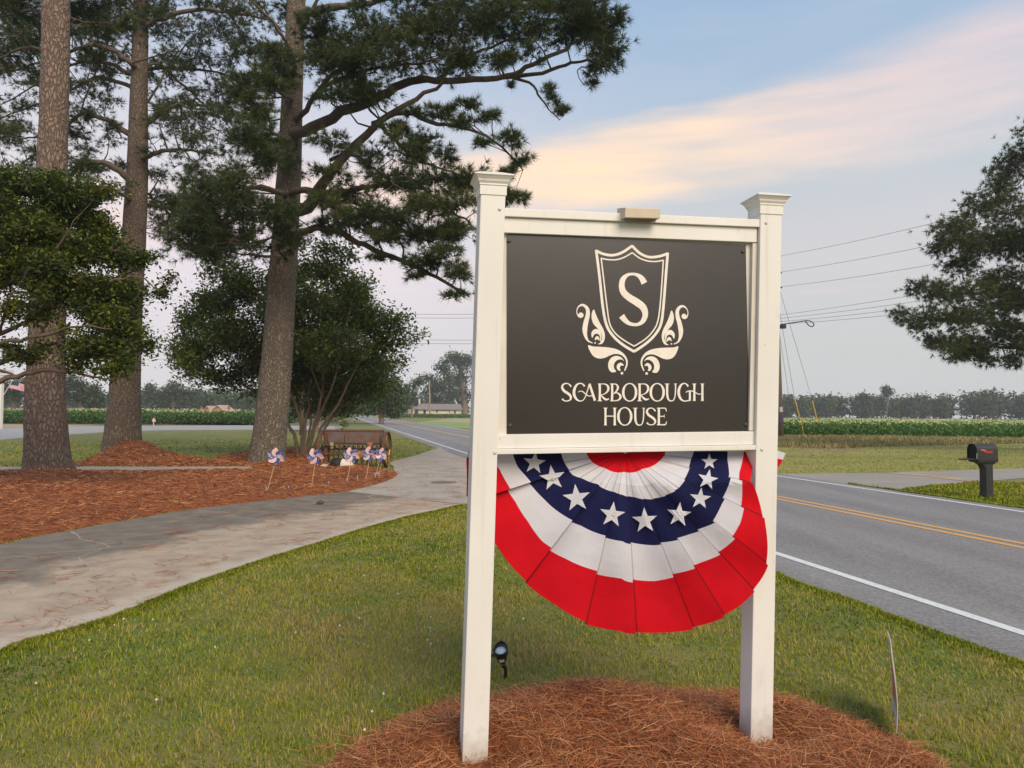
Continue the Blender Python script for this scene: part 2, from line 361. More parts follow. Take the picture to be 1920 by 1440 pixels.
vr = n_.new('ShaderNodeTexVoronoi'); vr.feature = 'DISTANCE_TO_EDGE'; vr.inputs['Scale'].default_value = .55; mv = n_.new('ShaderNodeMix'); mv.data_type = 'VECTOR'; mv.inputs[0].default_value = .25; l_.new(gp, mv.inputs[4]); l_.new(nn_('ShaderNodeTexNoise', 1.3, 5, gp).outputs['Color'], mv.inputs[5]); l_.new(mv.outputs[1], vr.inputs[0])
crk = rg(vr.outputs[0], .006, .0, 0, .6); cc = mixc(crk, cc, (.46, .39, .30))
l_.new(cc, b_.inputs['Base Color']); b_.inputs['Roughness'].default_value = .9
bn_ = n_.new('ShaderNodeBump'); bn_.inputs['Strength'].default_value = .35; bn_.inputs['Distance'].default_value = .01; l_.new(fine, bn_.inputs['Height']); l_.new(bn_.outputs[0], b_.inputs['Normal'])
dv = []; df = []; duv = []
KC = 8
random.seed(5)
for i in range(nd):
    for k in range(KC+1):
        t = k/KC; q = DLO[i]*(1-t)+DHI[i]*t; jx = random.uniform(-.03, .03) if k in (0, KC) else 0; dv.append((q[0]+jx, q[1], .012)); duv.append((i/nd, t))
for i in range(nd-1):
    for k in range(KC): a = i*(KC+1)+k; df.append((a, a+KC+1, a+KC+2, a+1))
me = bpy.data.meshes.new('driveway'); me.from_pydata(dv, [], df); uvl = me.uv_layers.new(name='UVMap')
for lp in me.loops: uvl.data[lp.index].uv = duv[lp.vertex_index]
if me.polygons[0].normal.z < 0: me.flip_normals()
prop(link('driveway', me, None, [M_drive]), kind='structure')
DRIVEPOLY = [tuple(p) for p in DLO] + [tuple(p) for p in DHI[::-1]]
# pale concrete apron between driveway and road
APRON = [tuple(DLO[-1]), (-.2, 14.0), (.4, 14.7), RD(-.64, 15.6), RD(-.64, 18), RD(-.64, 21), RD(-.64, 24), RD(-.64, 27), RD(-.64, 30.5)] + g2([(826, 839), (805, 846), (775, 856), (745, 863), (728, 870)]) + [(-3.5, 22.3)] + g2([(738, 883), (746, 890), (735, 899), (715, 907), (690, 914)]) + [tuple(DHI[-1])]
sheet('concrete_apron', jag(APRON, .5, .025), .016, M_conc)
SIDEW = g2([(-420, 876.5), (0, 876.5), (250, 876.5), (470, 876), (560, 875), (560, 884), (470, 885.5), (250, 886.5), (0, 887), (-420, 888)])
sheet('sidewalk', SIDEW, .022, M_conc)
GRAV = g2([(-500, 800), (0, 800), (200, 799), (480, 797.5), (640, 799.5), (640, 807), (480, 806), (300, 807), (200, 810), (110, 817), (0, 825), (-500, 850)])
sheet('gravel_lane', jag(GRAV, 2, .2, 4), .008, M_gravel)
sheet('sandy_strip', jag(g2([(300, 797.5), (380, 791), (440, 787.5), (520, 786), (560, 792), (500, 797)]), 1.5, .5, 6), .006, M_sand)
sheet('sandy_strip', jag(g2([(-100, 796), (60, 796), (190, 797), (120, 799.6), (-100, 799.6)]), 2, .3, 7), .006, M_sand)
# far side of the road
SIDERD = [RD(6.93, 12.6), RD(6.93, 14), RD(6.93, 16), RD(6.93, 18), RD(6.93, 20.6)] + g2([(1560, 887.5), (1640, 887), (1700, 885), (1840, 881), (1920, 878.5), (2300, 868), (2300, 884), (1920, 897), (1840, 903), (1760, 909), (1700, 915), (1662, 923), (1700, 935)])
M_side = mat('side_lane_asphalt', (.35, .31, .265), (.28, .25, .215), scale=1.2, stretch=(.4, 1.4, 1), rough=.9, bump=.2, bscale=90, bdist=.01)
sheet('side_lane', jag(SIDERD, .6, .04, 9), .008, M_side)
FL = [RD(6.95, 20.6)] + g2([(1560, 887.5), (1700, 885), (1920, 878.5), (2400, 866), (2400, 818), (1920, 822), (1500, 822)]) + [RD(6.97, 70), RD(6.97, 40)]
sheet('far_lawn', FL, .004, M_lawnfar)
sheet('straw_edge', jag(g2([(1635, 886.4), (1700, 888), (1770, 893), (1800, 898), (1830, 903.5), (1800, 902), (1740, 894.5), (1680, 889.5)]), .4, .03, 2), .014, M_sand)
sheet('sandy_strip', jag(g2([(1480, 843), (1560, 840), (1620, 843), (1600, 848), (1500, 851)]), .8, .35, 12), .008, mat('dry_grass_patch', (.30, .24, .13), (.18, .16, .06), scale=1.5, rough=1))
sheet('far_field', [(12, 50), (300, 44), (330, 230), (60, 330), (-20, 330), (-14, 90)], .006, M_fieldfar)
sheet('left_field', [(-9.5-5, 86), (-40, 84), (-200, 84), (-250, 250), (-60, 320), (-48, 200)], .006, M_soil)
sheet('sandy_strip', jag(g2([(800, 789), (850, 786), (900, 785.5), (960, 787), (960, 795), (900, 794), (850, 791)]), 2, .5, 3), .008, M_sand)

# ------------------------------------------------------------------ beds of pine straw
M_strawbed = mat('pine_straw_bed', (.27, .075, .024), (.44, .145, .046), scale=5, stretch=(.6, 1.8, 1), rough=1, c3=(.11, .032, .012), scale3=16, lo3=.48, hi3=.72, bump=1.0, bscale=26, bdist=.05)
M_straw = tintmat('pine_straw', [(.13, .036, .012), (.34, .095, .028), (.50, .18, .06), (.60, .34, .15)], rough=.65, transl=.1, spec=.35)
def needles(P, n_each, L0, L1, wd, flat=.25, curl=.15, spread=.05, seed=1, normal=None, wscale=None):
    """curved needles (two quads each) lying around the points P"""
    r_ = np.random.default_rng(seed); P = np.repeat(P, n_each, 0); k = len(P)
    P = P + r_.normal(0, spread, (k, 3))*[1, 1, .25]
    a = r_.uniform(0, 2*np.pi, k); ez = r_.normal(0, flat, k)
    D = unit(np.stack([np.cos(a), np.sin(a), ez], 1)); S = unit(np.cross(D, [0, 0, 1.0]))
    Ln = r_.uniform(L0, L1, k)[:, None]; wv = (S + r_.normal(0, .5, (k, 1))*[0, 0, 1])*(wd*r_.uniform(.7, 1.2, (k, 1)))/2
    if wscale is not None: wv = wv*np.repeat(wscale, n_each)[:, None]
    bend = S*r_.normal(0, curl, (k, 1))*Ln + np.array([0, 0, 1.])*r_.normal(0, curl*.4, (k, 1))*Ln
    A = P - D*Ln/2; B = P + bend*.5; C = P + D*Ln/2
    V = np.stack([A-wv*.6, A+wv*.6, B-wv, B+wv, C-wv*.4, C+wv*.4], 1)
    base = (np.arange(k)*6)[:, None]; F = np.concatenate([base+[0, 1, 3, 2], base+[2, 3, 5, 4]], 0)
    return V.reshape(-1, 3), F, np.repeat(r_.uniform(0, 1, k), 6)
def merge(parts):
    Vs, Fs, Ts = [], [], []; o = 0
    for V, F, T in parts: Vs.append(V); Fs.append(F+o); Ts.append(T); o += len(V)
    return np.concatenate(Vs), np.concatenate(Fs), np.concatenate(Ts)
def vnoise(x, y, s, seed):
    r_ = np.random.default_rng(seed); tot = 0*x; amp = 1
    for o in range(4):
        a = r_.uniform(0, 2*np.pi, 5); ph = r_.uniform(0, 7, 5)
        for i in range(5): tot = tot + amp*np.sin((x*np.cos(a[i])+y*np.sin(a[i]))*s*(2**o)+ph[i])/5
        amp *= .55
    return tot
def bed(name, poly, hfun, step, label, nstraw, seed, L=(.13, .22), wd=.003, dens=None, z=.0):
    P = np.array(poly); x0, y0 = P.min(0); x1, y1 = P.max(0)
    xs = np.arange(x0-step, x1+step*2, step); ys = np.arange(y0-step, y1+step*2, step); X, Y = np.meshgrid(xs, ys); h = hfun(X, Y); ok = h > .0
    V = np.stack([X, Y, np.where(ok, h, -.03)], -1).reshape(-1, 3); nx = len(xs); F = []
    okr = ok
    for j in range(len(ys)-1):
        for i in range(nx-1):
            if okr[j, i] or okr[j+1, i] or okr[j, i+1] or okr[j+1, i+1]: a = j*nx+i; F.append((a, a+1, a+nx+1, a+nx))
    F = np.array(F)
    r_ = np.random.default_rng(seed); k = nstraw*4; px_ = r_.uniform(x0, x1, k); py_ = r_.uniform(y0, y1, k)
    if dens is not None: keep = r_.uniform(0, 1, k) < dens(px_, py_); px_, py_ = px_[keep], py_[keep]
    hh = hfun(px_, py_); sel = hh > .0; px_, py_, hh = px_[sel][:nstraw], py_[sel][:nstraw], hh[sel][:nstraw]
    d = np.sqrt(px_**2+py_**2)
    Vn, Fn, Tn = needles(np.stack([px_, py_, hh+.006], 1), 1, L[0], L[1], wd, flat=.22, curl=.16, spread=.02, seed=seed, wscale=np.clip(d/6, 1, 4))
    Vt = np.concatenate([V, Vn]); Ft = np.concatenate([F, Fn+len(V)])
    o = rawmesh(name, Vt, Ft, [M_strawbed, M_straw], tint=np.concatenate([np.zeros(len(V)), Tn]))
    mi = np.zeros(len(Ft), np.int32); mi[len(F):] = 1; o.data.polygons.foreach_set('material_index', mi)
    prop(o, label, 'mulch', None, 'stuff'); return o
# the mound round the sign posts
def mound_h(x, y):
    u = (x-.60)/1.41; v = (y-3.35)/1.12; r2 = u*u+v*v+.10*vnoise(x, y, 3.1, 5)
    base = .13*np.clip(1-r2, 0, 1)**.6
    lump = .085*np.exp(-((x-.40)/.40)**2-((y-3.95)/.28)**2) + .06*np.exp(-((x+.05)/.4)**2-((y-3.62)/.25)**2) + .035*np.exp(-((x-.95)/.35)**2-((y-3.55)/.25)**2)
    near = 1 - .85*np.exp(-((x+.16)/.20)**2-((y-3.35)/.22)**2) - .55*np.exp(-((x-1.17)/.25)**2-((y-3.65)/.2)**2)
    h = (base+lump*np.clip(1.05-r2, 0, 1)**.3)*near + .030*vnoise(x, y, 7, 3)*(r2 < 1)
    return np.where(r2 < 1, h+.012, -1)
MOUND = [(.62+1.50*math.cos(a), 3.35+1.22*math.sin(a)) for a in np.linspace(0, 2*math.pi, 40, endpoint=False)]
bed('pine_straw_mound', MOUND, mound_h, .03, 'mound of loose rust brown pine straw heaped round the sign posts', 40000, 11, L=(.09, .19), wd=.0024)
r_ = np.random.default_rng(77); a_ = r_.uniform(0, 2*np.pi, 1500); q_ = 1+np.abs(r_.normal(0, .10, 1500)); V, F, T = needles(np.stack([.62+1.36*q_*np.cos(a_), 3.35+1.12*q_*np.sin(a_), 0*a_+.022], 1), 1, .08, .19, .0024, flat=.08, curl=.15, spread=.01, seed=78)
prop(rawmesh('loose_straw', V, F, M_straw, tint=T), 'loose pine needles spilling from the mound into the grass', 'pine needles', None, 'stuff')
# long bed along the driveway
BED = [(-6.75, 3), (-6.7, 6.5), (-6.36, 8.5), (-6.0, 10.5), (-5.4, 12.3), (-4.7, 13.5), (-4.0, 14.5), (-3.45, 15.2)] + g2([(690, 912), (716, 906), (738, 898), (747, 890)]) + [(-3.35, 20.6), (-4.6, 22.6), (-6.6, 22.9), (-7.6, 22.4)] + g2([(470, 884), (400, 884.5), (300, 886), (130, 887), (0, 888), (-300, 889)]) + [(-26, 12), (-22, 3)]
def sdist(x, y, poly):
    P = np.array(poly); d = np.full(x.shape, 1e9)
    for i in range(len(P)):
        a = P[i]; b = P[(i+1) % len(P)]; ab = b-a; t = np.clip(((x-a[0])*ab[0]+(y-a[1])*ab[1])/(ab@ab+1e-9), 0, 1); d = np.minimum(d, np.hypot(x-a[0]-t*ab[0], y-a[1]-t*ab[1]))
    return np.where(inpoly(x.ravel(), y.ravel(), poly).reshape(x.shape), d, -d)
def bed_h(x, y):
    s = sdist(x, y, BED) + .10*vnoise(x, y, 2.5, 8); h = .12*(1-np.exp(-np.clip(s, 0, 9)/.5)) + .035*vnoise(x, y, 2.2, 9)*np.clip(s, 0, 1)
    h = h + .10*np.exp(-((x+12.1)/1.0)**2-((y-19.9)/1.0)**2) + .14*np.exp(-((x+7.7)/1.2)**2-((y-23.2)/1.2)**2) + .05*np.exp(-((x+6.5)/2.0)**2-((y-21)/.8)**2)
    return np.where(s > 0, h+.02, -1)
bed('pine_straw_bed', BED, bed_h, .16, 'long bed of rust brown pine straw between the driveway and the sidewalk', 60000, 12, L=(.12, .24), wd=.0035, dens=lambda x, y: np.clip(11/np.hypot(x, y), 0, 1)**1.2*(np.abs(x/y) < .8))
B2 = g2([(90, 874), (150, 866), (190, 850), (230, 836), (290, 842), (330, 852), (400, 862), (470, 868), (540, 874), (470, 874.5), (300, 875)])
B2c = (-14.9, 28.3)
def bed2_h(x, y):
    s = sdist(x, y, B2)+.25*vnoise(x, y, 1.2, 4); h = .05 + .40*np.exp(-((x+15.4)/2.2)**2-((y-29.6)/1.9)**2) + .05*vnoise(x, y, 2, 6)
    return np.where(s > 0, h*np.clip(s*1.4, 0, 1)+.01, -1)
bed('pine_straw_mound', B2, bed2_h, .15, 'low mound of rust brown pine straw at the foot of the middle pine behind the sidewalk', 9000, 13, L=(.15, .28), wd=.004)
B3 = [(-9.0, 24.2), (-7.2, 24.0), (-6.3, 25), (-6.6, 27.5), (-7.6, 31.5), (-9.2, 33), (-10.6, 30), (-10.4, 26)]
bed('pine_straw_mound', B3, lambda x, y: np.where(sdist(x, y, B3)+.2*vnoise(x, y, 1.5, 3) > 0, .06+.03*vnoise(x, y, 2, 6), -1), .2, 'patch of pine straw under the crape myrtle behind the rusty seed drill', 4000, 14, L=(.15, .28), wd=.004)
# fallen needles and debris on the pavement
r_ = np.random.default_rng(21); pts = []
while len(pts) < 150:
    i = r_.integers(25, nd); t = r_.beta(1.1, 1.6); q = DLO[i]*(1-t)+DHI[i]*t
    pts.append((q[0], q[1], .016))
for k in range(70):
    q = G(r_.uniform(690, 900), r_.uniform(858, 940)); 
    if inpoly(np.array([q.x]), np.array([q.y]), APRON)[0]: pts.append((q.x, q.y, .02))
pts = np.array(pts)
V, F, T = needles(pts, 11, .08, .2, .0045, flat=.02, curl=.12, spread=.075, seed=3)
V[:, 2] = np.maximum(V[:, 2], .018); 
prop(rawmesh('fallen_pine_needles', V, F, M_straw, tint=T), 'scattered fallen pine needles lying on the driveway and the concrete apron', 'pine needles', None, 'stuff')

# ------------------------------------------------------------------ lawn grass
M_grass = tintmat('lawn_grass', [(.06, .11, .006), (.19, .25, .012), (.33, .345, .028), (.42, .345, .07), (.50, .35, .14)], rough=.8, transl=.3, spec=.12)
NOGRASS = [DRIVEPOLY, APRON, BED, ROADPOLY]
def grass(name, n, rmin, rmax, amin, amax, hlen, wd, label, region=None, seed=1, pw=1.3, tint=None, avoid=NOGRASS, lean=.55, m=None):
    r_ = np.random.default_rng(seed); u = r_.uniform(0, 1, n)
    # density per area falls as r**-pw
    e = 2-pw; rr = (rmin**e + u*(rmax**e-rmin**e))**(1/e); aa = np.radians(r_.uniform(amin, amax, n)); x = rr*np.sin(aa); y = rr*np.cos(aa)
    ok = np.ones(n, bool)
    for p in avoid: ok &= ~inpoly(x, y, p)
    if region is not None: ok &= inpoly(x, y, region)
    ok &= mound_h(x, y) < .02
    x, y, rr = x[ok], y[ok], rr[ok]; k = len(x)
    kp = (vnoise(x, y, 2.3, 37)+.6*vnoise(x, y, 7, 38)+r_.normal(0, .3, len(x))) > -1.7
    x, y, rr = x[kp], y[kp], rr[kp]; k = len(x)
    patch = vnoise(x, y, 1.3, 31); patch2 = vnoise(x, y, 4.5, 32)
    x = x + r_.normal(0, .022, k); y = y + r_.normal(0, .022, k)
    a = r_.uniform(0, 2*np.pi, k); D = unit(np.stack([np.cos(a)*lean, np.sin(a)*lean, np.ones(k)], 1)*np.stack([r_.uniform(.2, 1.6, k)]*2+[np.ones(k)], 1)); S = np.stack([-np.sin(a), np.cos(a), 0*a], 1)
    h = hlen*r_.uniform(.45, 1.2, k)*(1+.45*patch2+.25*vnoise(x, y, 14, 34))*(1+.012*np.clip(rr-6, 0, 20)); wv = S*(wd*np.clip(rr/4.5, 1, 6)*r_.uniform(.7, 1.3, k)/2)[:, None]
    B = np.stack([x, y, 0*x], 1); mid = B + D*(h*.55)[:, None]; tip = B + unit(D*[1.7, 1.7, .9])*h[:, None]
    V = np.stack([B-wv, B+wv, mid-wv*.8, mid+wv*.8, tip], 1).reshape(-1, 3)
    b0 = (np.arange(k)*5)[:, None]; F = np.concatenate([b0+[0, 1, 3], b0+[0, 3, 2], b0+[2, 3, 4]], 0)
    t = np.clip(.50 + .28*patch + .24*patch2 + .14*vnoise(x, y, 11, 33) + r_.normal(0, .22, k), 0, 1) if tint is None else np.clip(tint + r_.normal(0, .17, k) + .15*patch, 0, 1)
    dry = r_.uniform(0, 1, k) < .07; t = np.where(dry, 1, t)
    return prop(rawmesh(name, V, F, m or M_grass, tint=np.repeat(t, 5)), label, 'grass', None, 'stuff')
grass('lawn_grass', 300000, 3.0, 15, -50, 42, .038, .0046, 'short mown green lawn grass with brown patches round the sign', seed=41, pw=1.25)
grass('lawn_grass', 26000, 20.5, 46, -42, -2, .05, .006, 'mown grass around the pines and the seed drill left of the road', seed=42, pw=1.4, avoid=NOGRASS+[SIDEW, GRAV, B2, B3], tint=.38)
ISL = g2([(1662, 923.5), (1700, 916), (1760, 910), (1840, 904), (1920, 898), (2300, 885), (2300, 1040)]) + [RD(6.97, 8), RD(6.97, 11), RD(6.97, 13), RD(6.97, 15)]
grass('verge_grass', 60000, 10, 22, 24, 48, .055, .007, 'longer green grass on the verge round the black mailbox', region=ISL, seed=43, pw=1.2, tint=.36)
grass('far_lawn_grass', 30000, 19, 50, 8, 45, .035, .007, 'tan and green mown grass beyond the road on the right', region=FL, seed=44, pw=1.3, avoid=[SIDERD, ROADPOLY], tint=.62)
M_dry = tintmat('dry_weeds', [(.16, .19, .05), (.30, .27, .09), (.38, .27, .13), (.50, .40, .20)], transl=.2)
WEED = g2([(1440, 815), (1520, 817), (1640, 820), (1920, 825), (2100, 825), (2100, 832), (1920, 832), (1640, 838), (1560, 842), (1440, 838)])
grass('roadside_weeds', 42000, 36, 60, 15, 45, .19, .010, 'tall brownish weeds along the edge of the tobacco field', region=WEED, seed=45, pw=1.0, tint=.45, avoid=[], lean=.3, m=M_dry)
def border(name, line, n, hlen, wd, label, seed, side, spread=.05):
    r_ = np.random.default_rng(seed); Pn = np.array(line); seg = np.linalg.norm(np.diff(Pn, axis=0), axis=1); w_ = seg/np.maximum(1.5, np.linalg.norm(Pn[1:], axis=1))**.6; w_ /= w_.sum()
    i = r_.choice(len(seg), n, p=w_); t = r_.uniform(0, 1, n)[:, None]; q = Pn[i]*(1-t)+Pn[i+1]*t; d = unit(Pn[i+1]-Pn[i]); nr = np.stack([d[:, 1], -d[:, 0]], 1)*side
    off = r_.exponential(spread, n)-.025; q = q+nr*off[:, None]; k = n; rr = np.linalg.norm(q, axis=1); a = r_.uniform(0, 2*np.pi, k); D = unit(np.stack([np.cos(a)*.6-nr[:, 0]*.25, np.sin(a)*.6-nr[:, 1]*.25, np.ones(k)], 1)); S = np.stack([-np.sin(a), np.cos(a), 0*a], 1)
    h = hlen*r_.uniform(.4, 1.25, k)*(1+.3*vnoise(q[:, 0], q[:, 1], 6, 35)); wv = S*(wd*np.clip(rr/4.5, 1, 5)/2)[:, None]; B = np.concatenate([q, np.zeros((k, 1))], 1); mid = B+D*(h*.55)[:, None]; tip = B+unit(D*[1.8, 1.8, .8])*h[:, None]
    V = np.stack([B-wv, B+wv, mid-wv*.8, mid+wv*.8, tip], 1).reshape(-1, 3); b0 = (np.arange(k)*5)[:, None]; F = np.concatenate([b0+[0, 1, 3], b0+[0, 3, 2], b0+[2, 3, 4]], 0)
    tt = np.clip(.42+.2*vnoise(q[:, 0], q[:, 1], 1.5, 36)+r_.normal(0, .15, k), 0, 1)
    return prop(rawmesh(name, V, F, M_grass, tint=np.repeat(tt, 5)), label, 'grass', None, 'stuff')
border('edge_grass', [tuple(p) for p in DLO[12:]], 18000, .055, .005, 'greener fringe of grass overlapping the edge of the driveway', 61, 1)
border('edge_grass', [p for p in ep if 1 < p[1] < 16], 16000, .05, .005, 'fringe of grass along the near edge of the road', 62, -1)
border('edge_grass', [p for p in fp if 8 < p[1] < 18], 6000, .06, .006, 'fringe of grass along the far edge of the road by the mailbox', 63, 1)
# clover heads and small debris in the lawn
r_ = np.random.default_rng(5); cl = MB(); k = 0
while k < 42:
    rr = r_.uniform(3.6, 9); a = R(r_.uniform(-38, 2)); x, y = rr*math.sin(a), rr*math.cos(a)
    if any(inpoly(np.array([x]), np.array([y]), p)[0] for p in NOGRASS) or mound_h(np.array([x]), np.array([y]))[0] > 0: continue
    s = r_.uniform(.005, .009); cl.lathe((x, y, .026), [(s*.4, -s), (s, -s*.2), (s*.7, s*.6), (s*.1, s)], 6); cl.tube([(x, y, 0), (x, y, .022)], .0012, 3); k += 1
prop(cl.build('clover_flowers', mat('clover_white', (.62, .58, .46))), 'tiny white clover flowers dotted over the lawn beside the driveway', 'flowers', None, 'stuff')

# ================================================================== THE SIGN
SO = AT(888, 775, 3.41)                      # front left edge of the left post, at eye level
th = R(10.7)
SE = Vector((math.cos(th), math.sin(th), .006)); SB = Vector((-math.sin(th), math.cos(th), 0)); SU = Vector((0, 0, 1)) + SE*.024 - SB*.006
def W(u, h, d=0.0): return SO + SE*u + SU*h + SB*d          # d = depth behind the front of the posts
SNRM = SE.cross(SU).normalized()
def UV(px, py, d=0.0):
    o = Vector((0, 0, CAMH)); q = ray(px, py); p0 = SO + SB*d; p = o + q*((p0-o).dot(SNRM)/q.dot(SNRM)); r = p-p0
    h = r.z - 0.0; u = 0.0
    # solve r = SE*u + SU*h exactly (2 unknowns)
    A = np.array([[SE.x, SU.x], [SE.y, SU.y], [SE.z, SU.z]]); s = np.linalg.lstsq(A, np.array(r), rcond=None)[0]; return float(s[0]), float(s[1])
def WP(px, py, d=0.0): u, h = UV(px, py, d); return W(u, h, d)
def sbox(mb, u0, u1, h0, h1, d0, d1, mi=0):
    return mb.hexa([W(u0, h0, d0), W(u1, h0, d0), W(u1, h0, d1), W(u0, h0, d1), W(u0, h1, d0), W(u1, h1, d0), W(u1, h1, d1), W(u0, h1, d1)], mi)
M_vinyl = mat('white_vinyl', (.78, .765, .735), (.72, .70, .66), scale=2.3, rough=.42, c3=(.62, .58, .52), scale3=14, lo3=.62, hi3=.9, spec=.4, stretch=(1, 1, .5))
M_vinyl2 = mat('aged_trim', (.70, .66, .61), (.60, .55, .49), scale=8, rough=.6, spec=.3, stretch=(1, 1, .4))
PW = .1165
t_ = M_vinyl.node_tree; n_ = t_.nodes; l_ = t_.links; b_ = n_['Principled BSDF']; gp = n_.new('ShaderNodeNewGeometry').outputs['Position']   # rain-splashed dirt near the ground, faint runs and specks
src = b_.inputs['Base Color'].links[0].from_socket; zz = n_.new('ShaderNodeSeparateXYZ'); l_.new(gp, zz.inputs[0]); nzz = nn_('ShaderNodeTexNoise', 22, 6, gp).outputs[0]
dirt = mth('MULTIPLY', rg(mth('ADD', zz.outputs[2], mth('MULTIPLY', nzz, .22)), .34, .10), .75); c_ = mixc(dirt, src, (.30, .20, .12))
mpr = n_.new('ShaderNodeMapping'); l_.new(gp, mpr.inputs[0]); mpr.inputs['Scale'].default_value = (26, 26, 1.1); run = nn_('ShaderNodeTexNoise', 1.0, 4, mpr.outputs[0]).outputs[0]; c_ = mixc(rg(run, .58, .78, 0, .30), c_, (.50, .46, .39))
spk = nn_('ShaderNodeTexVoronoi', 9, None, gp).outputs[0]; c_ = mixc(rg(spk, .035, .022, 0, .7), c_, (.25, .20, .15)); l_.new(c_, b_.inputs['Base Color'])
uR = UV(1419, 775)[0]
zg = lambda p: p
rt = root('house_sign', (SO.x+.6, SO.y+.15, 0), 'white post sign with a black panel reading SCARBOROUGH HOUSE under a crest', 'sign')
def post(u0, hb, ht):
    b = MB(); sbox(b, u0, u0+PW, hb, ht, 0, PW); o = b.build('post', M_vinyl, rt, bevel=.005)
    # moulded cap with a low pyramid roof
    c = MB(); cu = u0+PW/2; cd = PW/2
    prof = [(.060, -.03), (.0625, -.03), (.0625, .012), (.066, .015), (.066, .022), (.073, .032), (.075, .040), (.083, .050), (.086, .054), (.091, .056), (.091, .062), (.045, .082), (.002, .094)]
    q = []
    for r_, z in prof: q.append([W(cu-r_, ht+z, cd-r_), W(cu+r_, ht+z, cd-r_), W(cu+r_, ht+z, cd+r_), W(cu-r_, ht+z, cd+r_)])
    V = [p for k in q for p in k]; F = []
    for i in range(len(q)-1):
        for j in range(4): F.append((i*4+j, i*4+(j+1) % 4, (i+1)*4+(j+1) % 4, (i+1)*4+j))
    F.append((0, 3, 2, 1)); n = (len(q)-1)*4; F.append((n, n+1, n+2, n+3)); c.add(V, F); c.build('post_cap', M_vinyl, rt)
    return o
hL = UV(920, 353)[1]; hR = UV(1440, 390)[1]
post(0, -1.80, hL); post(uR, -1.75, hR)
# rails and panel
uA = PW; uB = uR
hTr1 = UV(946, 389)[1]; hTr2 = UV(946, 434)[1]; hTm = UV(946, 405)[1]
hB1 = UV(946, 815)[1]; hB2 = UV(946, 852)[1]; hBm = UV(946, 842)[1]
RU = lambda h: h
def rail(name, h0, h1, d0, d1, u0=uA-.002, u1=None, rise=.009, m=M_vinyl):
    u1 = uB if u1 is None else u1; b = MB()
    b.hexa([W(u0, h0, d0), W(u1, h0+rise, d0), W(u1, h0+rise, d1), W(u0, h0, d1), W(u0, h1, d0), W(u1, h1+rise, d0), W(u1, h1+rise, d1), W(u0, h1, d1)]); return b.build(name, m, rt, bevel=.003)
rail('top_rail', hTr2, hTm, .022, .09, u1=uB-.004)
rail('top_rail_cap', hTm+.001, hTr1, .006, .10)
rail('bottom_rail', hBm, hB1, .020, .10)
rail('bottom_rail_lip', hB2, hBm-.001, .004, .11, u1=uB+.004)
# backing board seen as a pale border round the panel
pc = [UV(951, 438, .040), UV(1398, 459, .040), UV(1405, 810, .040), UV(951, 813, .040)]
b = MB(); hb0 = hB1+.0; ht0 = hTr2
b.hexa([W(uA-.004, hb0, .046), W(uB+.004, hb0+.009, .046), W(uB+.004, hb0+.009, .066), W(uA-.004, hb0, .066), W(uA-.004, ht0, .046), W(uB+.004, ht0+.009, .046), W(uB+.004, ht0+.009, .066), W(uA-.004, ht0, .066)])
b.build('backing_board', M_vinyl2, rt)
# slim upright strips at both ends, next to the posts
u_s = UV(1408, 640)[0]
b = MB(); sbox(b, uB-.026, uB-.002, hb0+.012, ht0+.004, .024, .0455); b.build('side_strip', M_vinyl2, rt, bevel=.002)
M_panel, t_, b_, o_ = newmat('black_panel'); n_ = t_.nodes; l_ = t_.links
gp = n_.new('ShaderNodeNewGeometry').outputs['Position']
nv = nn_('ShaderNodeTexNoise', 2.2, 4, gp).outputs[0]
rr_ = n_.new('ShaderNodeMapRange'); l_.new(nv, rr_.inputs[0]); rr_.inputs[3].default_value = .24; rr_.inputs[4].default_value = .30; l_.new(rr_.outputs[0], b_.inputs['Roughness'])
b_.inputs['Base Color'].default_value = (.021, .0145, .0105, 1); b_.inputs['Specular IOR Level'].default_value = .85
b_.inputs['Coat Weight'].default_value = .0
b = MB(); P4 = [WP(951, 438, .040), WP(1398, 459, .040), WP(1405, 810, .040), WP(951, 813, .040)]
b.poly(P4, SB*.005); pnl = b.build('sign_panel', M_panel, rt, bevel=.001)
# screws
M_screw = mat('dark_screw', (.05, .045, .04), rough=.4); M_bolt = mat('painted_bolt', (.62, .58, .52), rough=.4)
nf = -SNRM if SNRM.y > 0 else SNRM
nf = Vector((SB.x, SB.y, 0))*-1
for px, py in ((954, 452), (1393, 472), (1398, 796), (956, 798)):
    b = MB(); b.lathe(WP(px, py, .0395), [(.010, 0), (.009, .003), (.005, .006), (.0005, .0065)], 12, nf); b.build('screw', M_screw, rt, smooth=True)
for px, py in ((937, 392.5), (1436.5, 418), (928, 849), (1428.5, 843)):
    b = MB(); b.lathe(WP(px, py, 0), [(.0085, 0), (.0075, .003), (.004, .0055), (.0005, .006)], 12, nf); b.build('bolt', M_bolt, rt, smooth=True)
